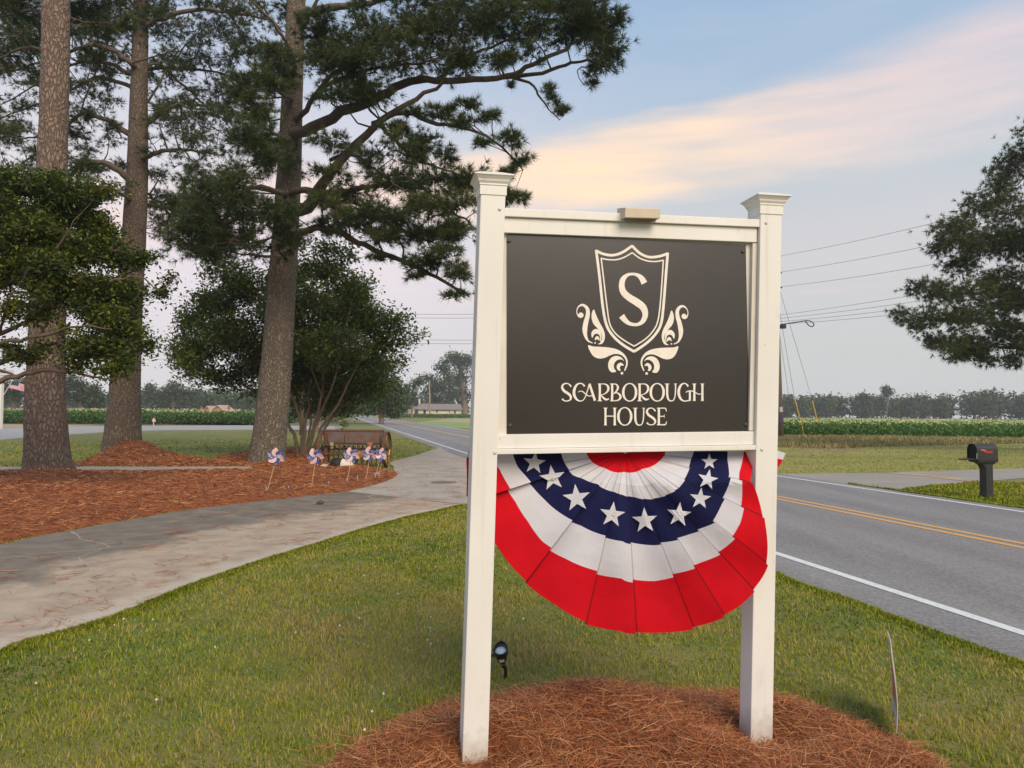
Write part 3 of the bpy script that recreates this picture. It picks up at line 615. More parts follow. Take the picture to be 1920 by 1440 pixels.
# small light box on the top rail
M_ivory = mat('ivory_plastic', (.60, .50, .38), (.55, .46, .35), scale=10, rough=.45); M_under = mat('grey_lens', (.18, .17, .155), rough=.3)
q0 = UV(1172, 400, -.05); q1 = UV(1238, 400, -.05); hh0 = UV(1205, 407, -.05)[1]; hh1 = UV(1205, 391, -.05)[1]
b = MB(); uu0, uu1 = q0[0], q1[0]
b.hexa([W(uu0, hh0-.006, -.05), W(uu1, hh0-.002, -.05), W(uu1+.004, hh0+.006, .06), W(uu0-.004, hh0+.0, .06), W(uu0, hh1, -.052), W(uu1, hh1+.004, -.052), W(uu1+.004, hh1+.030, .06), W(uu0-.004, hh1+.026, .06)])
lf = b.build('light_box', M_ivory, rt, bevel=.003)
b = MB(); b.hexa([W(uu0+.02, hTm+.002, -.012), W(uu1-.03, hTm+.002, -.012), W(uu1-.03, hTm+.002, .004), W(uu0+.02, hTm+.002, .004), W(uu0+.01, hh0-.004, -.030), W(uu1-.01, hh0-.002, -.030), W(uu1-.01, hh0+.0, .004), W(uu0+.01, hh0-.003, .004)]); b.build('lamp_lens', M_under, rt, bevel=.002)
b = MB(); b.lathe(W((uu0+uu1)/2-.008, hTm+.006, -.0125), [(.003, 0), (.003, .002), (.001, .003)], 8, nf); b.build('screw', M_screw, rt)

# lettering and crest, cut from thin vinyl
M_letter = mat('cream_vinyl_letter', (.84, .78, .71), (.78, .71, .63), scale=30, rough=.6)
LAY = [0]
def stroke(mb, pts, fx, w=1.0, k=5, smooth=True):
    P = catmull(pts, k) if smooth and len(pts) > 2 else np.array(pts, float)
    T = np.gradient(P[:, :2], axis=0); T = unit(T); Nn = np.stack([-T[:, 1], T[:, 0]], 1); hw = np.abs(P[:, 2:3])*w/2
    A = P[:, :2]+Nn*hw; B = P[:, :2]-Nn*hw; LAY[0] += 1; d = .0392-.00006*(LAY[0] % 12)
    V = []; F = []
    for i in range(len(P)): V += [WP(*fx(*A[i]), d), WP(*fx(*B[i]), d)]
    for i in range(len(P)-1): F.append((2*i, 2*i+1, 2*i+3, 2*i+2))
    mb.add(V, F)
def disc(mb, c, r, fx):
    LAY[0] += 1; d = .0392-.00006*(LAY[0] % 12); V = [WP(*fx(c[0]+r*math.cos(a), c[1]+r*math.sin(a)), d) for a in np.linspace(0, 2*math.pi, 14, endpoint=False)]; mb.add(V, [tuple(range(14))])
def outline(mb, pts, fx, k=5):
    LAY[0] += 1; d = .0392-.00006*(LAY[0] % 12); P = catmull(pts, k, True); mb.poly([WP(*fx(*p), d) for p in P])
zt = lambda x, y: (1030+x/6.194, 700+y/6.194)
zc = lambda x, y: (1040+x/5.143, 440+y/5.143)
def mir(x, y):
    ax = 747+(y-108)*.0187; x2 = ax+(ax-x)*.965; return zc(x2, y+.012*(x2-x))
def sh(dx, dy=0, s=1, ox=0, oy=0): return lambda x, y: zt(ox+(x-ox)*s+dx, oy+(y-oy)*s+dy)
def gS(b, fx):
    stroke(b, [(252, 156, 20), (240, 136, 16), (218, 121, 13), (190, 117, 13), (160, 132, 20), (149, 165, 26), (170, 202, 28), (205, 226, 29), (238, 252, 28), (251, 285, 24), (236, 312, 15), (200, 322, 12), (168, 314, 14), (149, 296, 22)], fx)
def gC(b, fx):
    stroke(b, [(409, 152, 22), (392, 128, 15), (355, 116, 13), (316, 136, 22), (290, 190, 30), (288, 245, 30), (312, 296, 25), (350, 321, 13), (388, 314, 11), (412, 285, 11), (432, 232, 12), (450, 175, 12), (464, 124, 13)], fx)
    stroke(b, [(334, 220, 7), (352, 208, 9), (382, 210, 11), (412, 232, 12), (440, 255, 12), (470, 264, 10), (505, 258, 9)], fx)
def gA(b, fx):
    stroke(b, [(466, 120, 24), (492, 200, 27), (530, 318, 28)], fx)
def gR(b, fx):
    stroke(b, [(585, 118, 27), (587, 220, 25), (585, 318, 27)], fx, smooth=False)
    stroke(b, [(566, 123, 10), (610, 123, 9), (650, 126, 13), (680, 150, 24), (684, 190, 25), (660, 226, 15), (622, 246, 9), (598, 250, 8)], fx)
    stroke(b, [(600, 254, 9), (622, 278, 18), (648, 300, 24), (672, 304, 18), (694, 294, 11)], fx); stroke(b, [(560, 320, 8), (612, 320, 8)], fx, smooth=False)
def gB(b, fx):
    stroke(b, [(729, 118, 26), (730, 220, 25), (728, 318, 26)], fx, smooth=False)
    stroke(b, [(706, 123, 9), (745, 123, 9), (778, 130, 15), (797, 160, 24), (784, 200, 19), (750, 236, 9)], fx)
    stroke(b, [(742, 240, 7), (775, 226, 10), (808, 238, 19), (827, 272, 27), (808, 306, 18), (768, 318, 11), (708, 319, 10)], fx)
def gO(b, fx, cx, cy=220, rx=78, ry=102):
    n = 26; P = []
    for i in range(n+1):
        a = 2*math.pi*i/n; P.append((cx+(rx-3*abs(math.cos(a)))*math.cos(a), cy+ry*math.sin(a), 12+17*math.cos(a)**2))
    stroke(b, P, fx, k=2)
def gU(b, fx):
    stroke(b, [(1368, 120, 26), (1368, 200, 25), (1371, 262, 25), (1386, 306, 19), (1415, 321, 13), (1444, 308, 12), (1460, 262, 13), (1465, 190, 14), (1466, 122, 15)], fx)
    stroke(b, [(1342, 123, 8), (1394, 123, 8)], fx, smooth=False); stroke(b, [(1448, 123, 8), (1482, 123, 8)], fx, smooth=False)
def gG(b, fx):
    stroke(b, [(1612, 152, 21), (1595, 128, 15), (1565, 117, 13), (1530, 136, 22), (1505, 190, 30), (1505, 245, 30), (1525, 295, 25), (1560, 320, 14), (1598, 320, 12), (1632, 312, 14)], fx)
    stroke(b, [(1632, 205, 22), (1632, 318, 24)], fx, smooth=False)
    stroke(b, [(1584, 222, 8), (1604, 209, 11), (1632, 205, 12), (1662, 207, 11), (1700, 224, 11), (1732, 242, 10), (1762, 236, 8), (1785, 222, 7)], fx)
def gH(b, fx, x0, x1, y0, y1, bar):
    for x in (x0, x1):
        stroke(b, [(x, y0, 32), (x, y0+14, 25), (x, (y0+y1)/2, 22), (x, y1-14, 26), (x, y1, 36)], fx, smooth=False)
        stroke(b, [(x-22, y0+4, 8), (x+22, y0+4, 8)], fx, smooth=False)
    if bar: stroke(b, [(x0, bar, 12), (x1, bar, 12)], fx, smooth=False)
def letter(ch, fn):
    b = MB(); fn(b); o = b.build('letter', M_letter, rt, fix=False); return o
letter('S', lambda b: gS(b, zt)); letter('C', lambda b: gC(b, zt)); letter('A', lambda b: gA(b, zt)); letter('R', lambda b: gR(b, zt)); letter('B', lambda b: gB(b, zt))
letter('O', lambda b: gO(b, zt, 933)); letter('R', lambda b: gR(b, sh(463))); letter('O', lambda b: gO(b, zt, 1253)); letter('U', lambda b: gU(b, zt)); letter('G', lambda b: gG(b, zt))
letter('H', lambda b: gH(b, zt, 1684, 1778, 119, 320, None))
letter('H', lambda b: gH(b, zt, 652, 760, 399, 604, 497)); letter('O', lambda b: gO(b, zt, 876, 500)); letter('U', lambda b: gU(b, sh(-370, 281)))
letter('S', lambda b: gS(b, sh(985, 281, .95, 135, 220)))
def gE(b):
    stroke(b, [(1272, 400, 26), (1272, 600, 26)], zt, smooth=False); stroke(b, [(1250, 404, 10), (1345, 404, 11), (1352, 412, 14), (1362, 444, 5)], zt, smooth=False)
    stroke(b, [(1276, 500, 12), (1332, 498, 10)], zt, smooth=False); stroke(b, [(1336, 478, 5), (1333, 498, 9), (1336, 518, 5)], zt, smooth=False)
    stroke(b, [(1250, 597, 12), (1345, 597, 14), (1355, 586, 14), (1363, 556, 5)], zt, smooth=False)
letter('E', gE)
b = MB()
for w_, paths in ((25, ([(400, 155), (470, 186), (560, 198), (650, 172), (747, 108)], [(747, 108), (820, 178), (910, 216), (1010, 208), (1090, 182)], [(1090, 176), (1072, 400), (1048, 700), (1025, 860), (970, 962), (880, 1050), (766, 1128)], [(400, 149), (432, 400), (465, 700), (500, 870), (560, 972), (650, 1056), (766, 1128)])),
                  (13, ([(448, 228), (520, 241), (600, 240), (670, 218), (748, 174)], [(748, 174), (820, 226), (900, 254), (980, 258), (1048, 246)], [(1048, 243), (1035, 450), (1015, 700), (990, 850), (940, 940), (870, 1010), (766, 1076)], [(448, 225), (475, 450), (505, 700), (530, 855), (580, 945), (660, 1012), (766, 1076)]))):
    for p in paths: stroke(b, [(x, y, w_) for x, y in p], zc)
    for p in paths[:2]:
        for x, y in (p[0], p[-1]): disc(b, (x, y+2), w_*.48, zc)
    disc(b, (766, 1120 if w_ > 20 else 1073), w_*.48, zc)
b.build('crest_shield', M_letter, rt, fix=False)
b = MB(); stroke(b, [(866, 468, 60), (838, 420, 50), (800, 390, 34), (752, 379, 25), (700, 390, 32), (658, 432, 50), (647, 500, 56), (668, 560, 62), (722, 608, 66), (790, 650, 70), (852, 700, 66), (874, 765, 54), (856, 825, 46), (820, 858, 34), (775, 868, 30), (720, 856, 36), (680, 826, 48), (645, 783, 60)], zc); b.build('crest_letter', M_letter, rt, fix=False)
for fx in (zc, mir):
    b = MB()
    disc(b, (253, 776), 26, fx)
    stroke(b, [(250, 800, 12), (226, 782, 12), (213, 740, 8), (226, 700, 11), (258, 678, 20), (292, 688, 27), (318, 724, 34), (318, 780, 40), (300, 850, 46), (291, 920, 46), (300, 980, 30), (325, 1025, 15), (368, 1046, 7)], fx)
    outline(b, [(378, 722), (402, 780), (430, 840), (468, 910), (484, 965), (478, 1020), (455, 1052), (416, 1056), (440, 1040), (458, 1000), (450, 950), (415, 905), (375, 860), (357, 810), (358, 760)], fx)
    outline(b, [(362, 995), (353, 955), (372, 920), (405, 910), (438, 930), (452, 975), (448, 1022), (440, 1030), (438, 990), (425, 962), (398, 955), (378, 968)], fx)
    outline(b, [(388, 1018), (392, 992), (410, 978), (428, 992), (434, 1024), (424, 1016), (410, 1008), (398, 1014)], fx)
    disc(b, (390, 1044), 8, fx)
    outline(b, [(322, 1068), (370, 1078), (430, 1081), (520, 1088), (600, 1106), (660, 1142), (698, 1196), (704, 1250), (682, 1308), (671, 1306), (688, 1250), (680, 1200), (640, 1160), (580, 1150), (530, 1166), (480, 1188), (430, 1194), (380, 1176), (345, 1132)], fx)
    outline(b, [(670, 1220), (640, 1182), (590, 1169), (542, 1190), (517, 1240), (520, 1290), (548, 1326), (592, 1320), (574, 1290), (572, 1250), (592, 1218), (622, 1203), (650, 1206)], fx)
    outline(b, [(668, 1262), (642, 1235), (608, 1248), (598, 1280), (612, 1306), (636, 1310), (628, 1285), (640, 1262)], fx)
    disc(b, (649, 1336), 13, fx); b.build('crest_scroll', M_letter, rt, fix=False)

# ================================================================== BUNTING
M_red = mat('red_cloth', (.72, .006, .018), (.64, .005, .016), scale=7, rough=.8, spec=.15, bump=.22, bscale=3.5, bdist=.05); M_redd = mat('doubled_shaded_red_cloth', (.26, .008, .014), rough=.8, spec=.15)
M_wht = mat('white_cloth', (.74, .73, .79), (.69, .68, .74), scale=6, rough=.85, spec=.15, bump=.22, bscale=3.5, bdist=.05); M_whtd = mat('doubled_shaded_white_cloth', (.42, .40, .42), rough=.85, spec=.15)
M_blu = mat('navy_cloth', (.014, .017, .082), (.011, .013, .066), scale=7, rough=.8, spec=.15, bump=.22, bscale=3.5, bdist=.05); M_blud = mat('doubled_shaded_navy_cloth', (.010, .011, .04), rough=.8, spec=.15)
for mm in (M_red, M_wht, M_blu):
    t_ = mm.node_tree; bs = t_.nodes['Principled BSDF']; ot = t_.nodes['Material Output']; tr = t_.nodes.new('ShaderNodeBsdfTranslucent'); mx = t_.nodes.new('ShaderNodeMixShader'); mx.inputs[0].default_value = .22
    t_.links.new(bs.inputs['Base Color'].links[0].from_socket, tr.inputs[0]); t_.links.new(bs.outputs[0], mx.inputs[1]); t_.links.new(tr.outputs[0], mx.inputs[2]); t_.links.new(mx.outputs[0], ot.inputs[0])
CX, CY = 1172, 846
bands = [
 [(1247, 846), (1247, 852), (1235, 866), (1205, 879), (1170, 885), (1135, 878), (1110, 866), (1100, 852), (1099, 846)],
 [(1300, 846), (1295, 863), (1286, 895), (1273, 915), (1250, 928), (1217, 936), (1190, 932), (1157, 924), (1120, 908), (1092, 897), (1075, 891), (1064, 878), (1058, 867), (1052, 846)],
 [(1362, 846), (1363, 862), (1369, 890), (1364, 915), (1352, 945), (1338, 979), (1318, 990), (1293, 1001), (1252, 1016), (1228, 1021), (1204, 1021), (1170, 1016), (1135, 1006), (1090, 985), (1049, 962), (1020, 935), (1000, 912), (985, 893), (970, 874), (962, 846)],
 [(1392, 846), (1387, 889), (1389, 905), (1392, 949), (1388, 980), (1375, 1009), (1352, 1035), (1316, 1055), (1265, 1078), (1228, 1089), (1192, 1090), (1150, 1082), (1110, 1070), (1060, 1046), (1015, 1016), (990, 978), (968, 940), (948, 905), (937, 880), (915, 846)],
 [(1410, 846), (1408, 902), (1425, 945), (1434, 984), (1440, 1030), (1438, 1062), (1428, 1085), (1413, 1108), (1388, 1135), (1357, 1156), (1330, 1168), (1299, 1178), (1245, 1186), (1192, 1187), (1140, 1180), (1097, 1168), (1040, 1133), (985, 1090), (955, 1058), (931, 1022), (905, 985), (890, 930), (885, 880), (884, 846)]]
def radf(pts):
    a = []; r_ = []
    for x, y in pts: a.append(math.atan2(y-CY, x-CX)); r_.append(math.hypot(x-CX, y-CY))
    a = np.array(a); o = np.argsort(a); return a[o], np.array(r_)[o]
RF = [radf(p) for p in bands]
pl = sorted(math.atan2(y-CY, x-CX) for x, y in ((931, 925), (985, 1091), (1097, 1169), (1192, 1187), (1299, 1177), (1357, 1156), (1413, 1108), (1439, 1059), (1430, 970), (1405, 905)))
pl = [0.0] + pl + [math.pi]
def pleat(a):
    for i in range(len(pl)-1):
        if pl[i] <= a <= pl[i+1]: return (a-pl[i])/(pl[i+1]-pl[i]), i
    return 0, 0
def bdepth(px, py, a, r_):
    s = min(1, max(0, (px-900)/520)); s = s*s*(3-2*s); top = max(0, 1-(py-850)/55)
    d = .135*(1-s) + s*(.105*top - .040*(1-top)) - .05*math.sin(math.pi*min(1, max(0, (px-890)/540)))*min(1, (py-846)/150)
    t, i = pleat(a); amp = .036*min(1, r_/230)
    d += amp*(t-.5) + .007*math.sin(px*.021+py*.013) - .003*math.sin(py*.05+px*.01) + .009*math.sin(a*5.3+.6)*min(1, r_/200) + .006*math.sin(a*13+r_*.012)*min(1, r_/120)
    return d
angs = []
for i in range(len(pl)-1):
    a0, a1 = pl[i], pl[i+1]; k = max(5, int((a1-a0)/R(1.6)))
    for j in range(k): angs.append((a0+(a1-a0)*(j/k)+(1e-4 if j == 0 else 0), 0))
    angs.append((a1-.012, 1)); angs.append((a1-1e-4, 1))
angs.append((math.pi-1e-5, 0)); angs = sorted(set(angs)); 
bt = root('patriotic_bunting', W(.6, -.1, .1), 'red white and blue pleated fan bunting with white stars hung below the sign panel', 'bunting')
ORG[bt.name] = Vector(bt.location)
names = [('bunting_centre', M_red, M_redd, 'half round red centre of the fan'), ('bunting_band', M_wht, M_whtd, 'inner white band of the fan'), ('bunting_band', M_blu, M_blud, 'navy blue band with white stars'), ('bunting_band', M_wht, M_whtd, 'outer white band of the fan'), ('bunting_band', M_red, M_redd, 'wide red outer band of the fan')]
def rad_at(k, a):
    if k < 0: return 4.0
    A, Rr = RF[k]; t, i = pleat(a); r0 = float(np.interp(a, A, Rr)); sc = (0, .010, .014, .016, .008)[k]; sgn = -1 if a > math.pi/2 else 1
    return r0*(1+sc*(t-.5)*sgn*-1.6)
def bpt(a, r_, lift=0):
    px = CX+r_*math.cos(a); py = CY+r_*math.sin(a); d = bdepth(px, py, a, r_)-lift; return WP(px, py, d)
for k, (nm, m1, m2, lb) in enumerate(names):
    nr = (4, 4, 5, 5, 7)[k]; V = []; F = []; Mi = []
    for a, _ in angs:
        ri, ro = rad_at(k-1, a), rad_at(k, a)
        for j in range(nr+1): V.append(bpt(a, ri+(ro-ri)*j/nr))
    for i in range(len(angs)-1):
        dk = 1 if (angs[i][1] and angs[i+1][1] and k > 0) or (k < 2 and i % 7 == 3) else 0  # dark pleat steps: doubled cloth and fold shade; inner crease lines only coloured in
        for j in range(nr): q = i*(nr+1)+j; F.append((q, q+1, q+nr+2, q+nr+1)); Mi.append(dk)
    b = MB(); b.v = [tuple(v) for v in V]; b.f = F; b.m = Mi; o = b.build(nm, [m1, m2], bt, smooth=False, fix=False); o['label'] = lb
    so_ = o.modifiers.new('thickness', 'SOLIDIFY'); so_.thickness = .0008
# stars on the navy band
for (x, y, r_, rot) in ((1002, 868, 22, .1), (1036, 896, 25, -.15), (1081, 934, 27, -.1), (1148, 965, 25, .12), (1209, 976, 25, -.05), (1273, 965, 24, .1), (1313, 935, 21, .1), (1327, 899, 20, .2), (1330, 866, 16, 0)):
    b = MB(); P = [(x, y)] + [(x+(r_ if i % 2 == 0 else r_*.40)*math.sin(rot+math.pi*i/5), y-(r_ if i % 2 == 0 else r_*.40)*math.cos(rot+math.pi*i/5)) for i in range(10)]
    def sp_(q):
        a = math.atan2(q[1]-CY, q[0]-CX); rr = math.hypot(q[0]-CX, q[1]-CY); a = max(.001, min(math.pi-.001, a)); d = min(bdepth(q[0], q[1], max(.001, min(math.pi-.001, a+o_)), rr) for o_ in (-.06, -.03, -.01, 0, .01, .03, .06))-.003; return WP(q[0], q[1], d)
    V = []; F = []; K = 4   # subdivided so that the star follows the pleats
    for i in range(10):
        A, B, C_ = np.array(P[0]), np.array(P[1+i]), np.array(P[1+(i+1) % 10]); idx = {}
        for p in range(K+1):
            for q in range(K+1-p): idx[(p, q)] = len(V); V.append(sp_(A+(B-A)*p/K+(C_-A)*q/K))
        for p in range(K):
            for q in range(K-p):
                F.append((idx[p, q], idx[p+1, q], idx[p, q+1]))
                if q < K-p-1: F.append((idx[p+1, q], idx[p+1, q+1], idx[p, q+1]))
    b.add(V, F); b.build('star', M_wht, bt, fix=False)
# cloth ends tied behind the posts
b = MB(); c0 = [(893, 846), (879, 846), (875, 862), (876, 900), (875, 930), (879, 934), (890, 880)]
b.poly([WP(x, y, .150) for x, y in c0], SB*.012); b.build('cloth_end', M_red, bt)
b = MB(); b.poly([WP(x, y, .146) for x, y in ((886, 862), (875.5, 856), (878, 842), (884, 846), (887, 855))], SB*.004); b.build('cloth_end', M_wht, bt)
b = MB(); b.poly([WP(x, y, .14) for x, y in ((1450, 842), (1473, 850), (1468, 862), (1450, 858))], SB*.006); b.build('cloth_end', M_wht, bt)
b = MB(); b.poly([WP(x, y, .14) for x, y in ((1450, 858), (1468, 862), (1461, 874), (1450, 880))], SB*.008); b.build('cloth_end', M_red, bt)

# ================================================================== TREES
M_barkA = barkmat('pine_bark_reddish', (.20, .145, .115), (.28, .22, .175), (.085, .06, .048), (.36, .25, .19), 1.5, 9, 15)
M_barkB = barkmat('pine_bark_brown', (.20, .148, .108), (.28, .22, .165), (.08, .058, .044), (.19, .135, .105), 2, 10, 15)
M_barkC = barkmat('pine_bark_grey', (.20, .168, .125), (.33, .285, .215), (.10, .075, .058), (.24, .18, .135), 3, 11, 20)
M_branch = mat('branch_bark', (.085, .062, .046), (.14, .105, .078), scale=6, rough=.95, bump=.6, bscale=30)
M_stem = mat('smooth_tan_bark', (.21, .145, .095), (.13, .09, .062), scale=4, rough=.8, stretch=(1, 1, .3), bump=.3)
M_farbark = mat('far_trunk_bark', (.16, .11, .085), (.22, .16, .12), scale=2, rough=1)
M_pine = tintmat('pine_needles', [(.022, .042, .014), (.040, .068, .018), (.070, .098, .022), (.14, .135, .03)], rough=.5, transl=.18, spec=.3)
M_leafA = tintmat('glossy_leaves', [(.032, .062, .012), (.06, .10, .015), (.12, .155, .02), (.27, .24, .03)], rough=.45, transl=.3)
M_leafB = tintmat('crape_leaves', [(.05, .08, .016), (.09, .14, .022), (.15, .205, .03), (.23, .26, .04)], rough=.5, transl=.25)
M_leafF = tintmat('far_leaves', [(.035, .06, .024), (.055, .09, .03), (.08, .125, .04), (.11, .15, .05)], rough=.8, transl=.15)

def sticks(A, B, ra, rb):
    A = np.asarray(A, float); B = np.asarray(B, float); k = len(A); D = unit(B-A); X = unit(np.cross(D, [.3, .9, .1])); Y = np.cross(D, X)
    ra = np.broadcast_to(ra, (k,))[:, None]; rb = np.broadcast_to(rb, (k,))[:, None]; vs = []
    for P, r_ in ((A, ra), (B, rb)):
        for j in range(3): a = 2*math.pi*j/3; vs.append(P+(X*math.cos(a)+Y*math.sin(a))*r_)
    V = np.stack(vs, 1).reshape(-1, 3); b0 = (np.arange(k)*6)[:, None]
    F = np.concatenate([b0+[j, (j+1) % 3, 3+(j+1) % 3] for j in range(3)]+[b0+[j, 3+(j+1) % 3, 3+j] for j in range(3)], 0)
    return V, F
def tufts(P, D, n, Ln, wd, r_, tint):
    k = len(P); P2 = np.repeat(P, n, 0); D2 = np.repeat(D, n, 0); dirs = unit(D2*.85+unit(r_.normal(0, 1, (k*n, 3)))*.9)
    base = P2 - D2*(r_.uniform(0, .5, (k*n, 1))*Ln*.6); S = unit(np.cross(dirs, r_.normal(0, 1, (k*n, 3))))*wd/2
    L_ = Ln*r_.uniform(.65, 1.1, (k*n, 1)); tip = base+dirs*L_+np.array([0, 0, -.10])*L_
    V = np.stack([base-S, base+S, tip], 1).reshape(-1, 3); F = np.arange(len(V)).reshape(-1, 3)
    return V, F, np.repeat(np.clip(np.repeat(tint, n)+r_.normal(0, .10, k*n), 0, 1), 3)
def leaves(P, n, size, spread, r_, tint):
    k = len(P); P2 = np.repeat(P, n, 0)+r_.normal(0, spread, (k*n, 3)); D = unit(r_.normal(0, 1, (k*n, 3))*[1, 1, .7]); S = unit(np.cross(D, r_.normal(0, .5, (k*n, 3))+[0, 0, 1]))
    s = size*r_.uniform(.6, 1.25, (k*n, 1)); V = np.stack([P2-D*s/2, P2+S*s*.26+D*s*.02, P2+D*s/2, P2-S*s*.26+D*s*.02], 1).reshape(-1, 3)
    b0 = (np.arange(k*n)*4)[:, None]; F = np.concatenate([b0+[0, 1, 2], b0+[0, 2, 3]], 0)
    return V, F, np.repeat(np.clip(np.repeat(tint, n)+r_.normal(0, .16, k*n), 0, 1), 4)
def tree(name, label, cat, Y, trunk, limbs, pads, leaf, mats, seed, group=None, auto=None, base=None, sides=20, leafmat=None, limb_sides=6, dens=1.0):
    """trunk: [(px,py,halfwidth px)]; limbs: [(points px, r0 px, depth change)]; pads: [(cx,cy,rx,ry,tips,depth change)]"""
    r_ = np.random.default_rng(seed); random.seed(seed); sc = Y/FPX
    tp = [AT(x, y, Y) for x, y, h in trunk]; base = Vector(tp[0]) if base is None else Vector(base)
    rt_ = root(name, (tp[0].x, tp[0].y, max(0, tp[0].z) if tp[0].z < 1 else 0), label, cat, group)
    P = catmull([(p.x, p.y, p.z, t[2]*sc) for p, t in zip(tp, trunk)], 5)
    b = MB(); b.tube([p[:3] for p in P], list(P[:, 3]), sides, wob=.025, flute=.05); b.build('trunk', mats[0], rt_, smooth=True)
    b = MB(); nodes = []; rads = []
    for p in P[int(len(P)*.45):]: nodes.append(p[:3]); rads.append(p[3])
    limbnodes = []
    for pts, r0, dy in limbs:
        ty = [t[1] for t in trunk][::-1]; tx = [t[0] for t in trunk][::-1]; cx0 = float(np.interp(pts[0][1], ty, tx))
        if abs(cx0-pts[0][0]) < 45 and abs(cx0-pts[0][0]) > 3 and leaf[0] == 'needle' and dy != 0 or (leaf[0] == 'needle' and abs(cx0-pts[0][0]) < 32): pts = [(cx0, pts[0][1]+4)]+list(pts)
        Q = [AT(x, y, Y+dy*(i/(len(pts)-1))**.8) for i, (x, y) in enumerate(pts)]; C = catmull([tuple(q) for q in Q], 4); n = len(C)
        C = C+np.concatenate([np.zeros((1, 3)), r_.normal(0, .02, (n-1, 3))])*sc/.015
        rr = [max(r0*sc*(1-.82*(i/(n-1))**.8), .010) for i in range(n)]; b.tube([tuple(c) for c in C], rr, limb_sides, cap=False)
        for i in range(n): nodes.append(C[i]); rads.append(rr[i]); 
        limbnodes.append((C, rr, dy))
    allp = list(pads)
    nodes = np.array(nodes); rads = np.array(rads)
    tipsP, tipsD, tint = [], [], []; SA, SBb, RA, RB = [], [], [], []
    pl_ = []
    for cx, cy, rx, ry, n, dy in allp: pl_.append((np.array(AT(cx, cy, Y+dy)), rx*(Y+dy)/FPX, ry*(Y+dy)/FPX, n))
    if auto:
        for C, rr, dy in limbnodes:
            for i in range(int(len(C)*auto[0]), len(C)):
                for q in range(auto[4] if len(auto) > 4 else 1):
                    if r_.uniform() < auto[3]: pl_.append((C[i]+r_.normal(0, auto[1]*.55, 3)*[1, 1, .7]+[0, 0, auto[1]*.2], auto[1]*r_.uniform(.7, 1.3), auto[1]*r_.uniform(.4, .8), auto[2]))
    for c, rx, rz, n in pl_:
        d = np.linalg.norm(nodes-c, axis=1)+np.maximum(0, nodes[:, 2]-c[2])*.5; j = int(np.argmin(d)); s = nodes[j]; r0 = min(rads[j]*.6, .05*max(.4, rx)); ptint = r_.uniform(.25, .6)
        mid = (s+c)/2+r_.normal(0, .08, 3)*np.linalg.norm(c-s)+[0, 0, -.06*np.linalg.norm(c-s)]
        SA += [s, mid]; SBb += [mid, c]; RA += [r0, r0*.75]; RB += [r0*.75, r0*.5]
        n = int(n*dens); K = max(2, int(n/9)); ry = min(rx, 1.6*rz)*1.0
        sub = c+unit(r_.normal(0, 1, (K, 3)))*(r_.uniform(.15, 1, (K, 1))**.6)*[rx, ry, rz]*.72
        for q in sub: SA.append(c+(q-c)*.0); SBb.append(q); RA.append(r0*.45); RB.append(.012 if Y < 40 else .02)
        per = max(1, int(n/K)); T = np.repeat(sub, per, 0)+r_.normal(0, .30, (K*per, 3))*[rx, ry, rz]*.85
        SRC = np.repeat(sub, per, 0)
        kk = 1 if leaf[0] == 'leaf' and Y < 20 else 2; SA += list(SRC[::kk]); SBb += list(T[::kk]); RA += [.009]*len(T[::kk]); RB += [.005]*len(T[::kk])
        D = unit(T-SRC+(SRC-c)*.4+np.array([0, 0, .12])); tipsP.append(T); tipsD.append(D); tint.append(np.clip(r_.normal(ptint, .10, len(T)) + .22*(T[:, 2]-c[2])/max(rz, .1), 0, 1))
    V, F = sticks(SA, SBb, np.array(RA), np.array(RB)); o0 = len(b.v)
    ob = b.build('branches', mats[1], rt_, smooth=True, fix=False) if b.v else None
    rawmesh('twigs', V, F, [mats[-1]], rt_)['kind'] = 'stuff'
    if tipsP:
        TP = np.concatenate(tipsP); TD = np.concatenate(tipsD); TT = np.concatenate(tint)
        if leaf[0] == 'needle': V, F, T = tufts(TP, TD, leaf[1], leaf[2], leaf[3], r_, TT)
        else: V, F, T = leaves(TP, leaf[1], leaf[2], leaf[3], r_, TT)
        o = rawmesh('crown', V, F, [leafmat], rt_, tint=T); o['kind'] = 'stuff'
    return rt_

NEED = ('needle', 24, .24, .015)
def rpads(x0, x1, y0, y1, cnt, rx, ry, n, dy, seed):
    q = random.Random(seed); return [(q.uniform(x0, x1), q.uniform(y0, y1), rx*q.uniform(.7, 1.3), ry*q.uniform(.7, 1.3), n, q.uniform(*dy)) for i in range(cnt)]
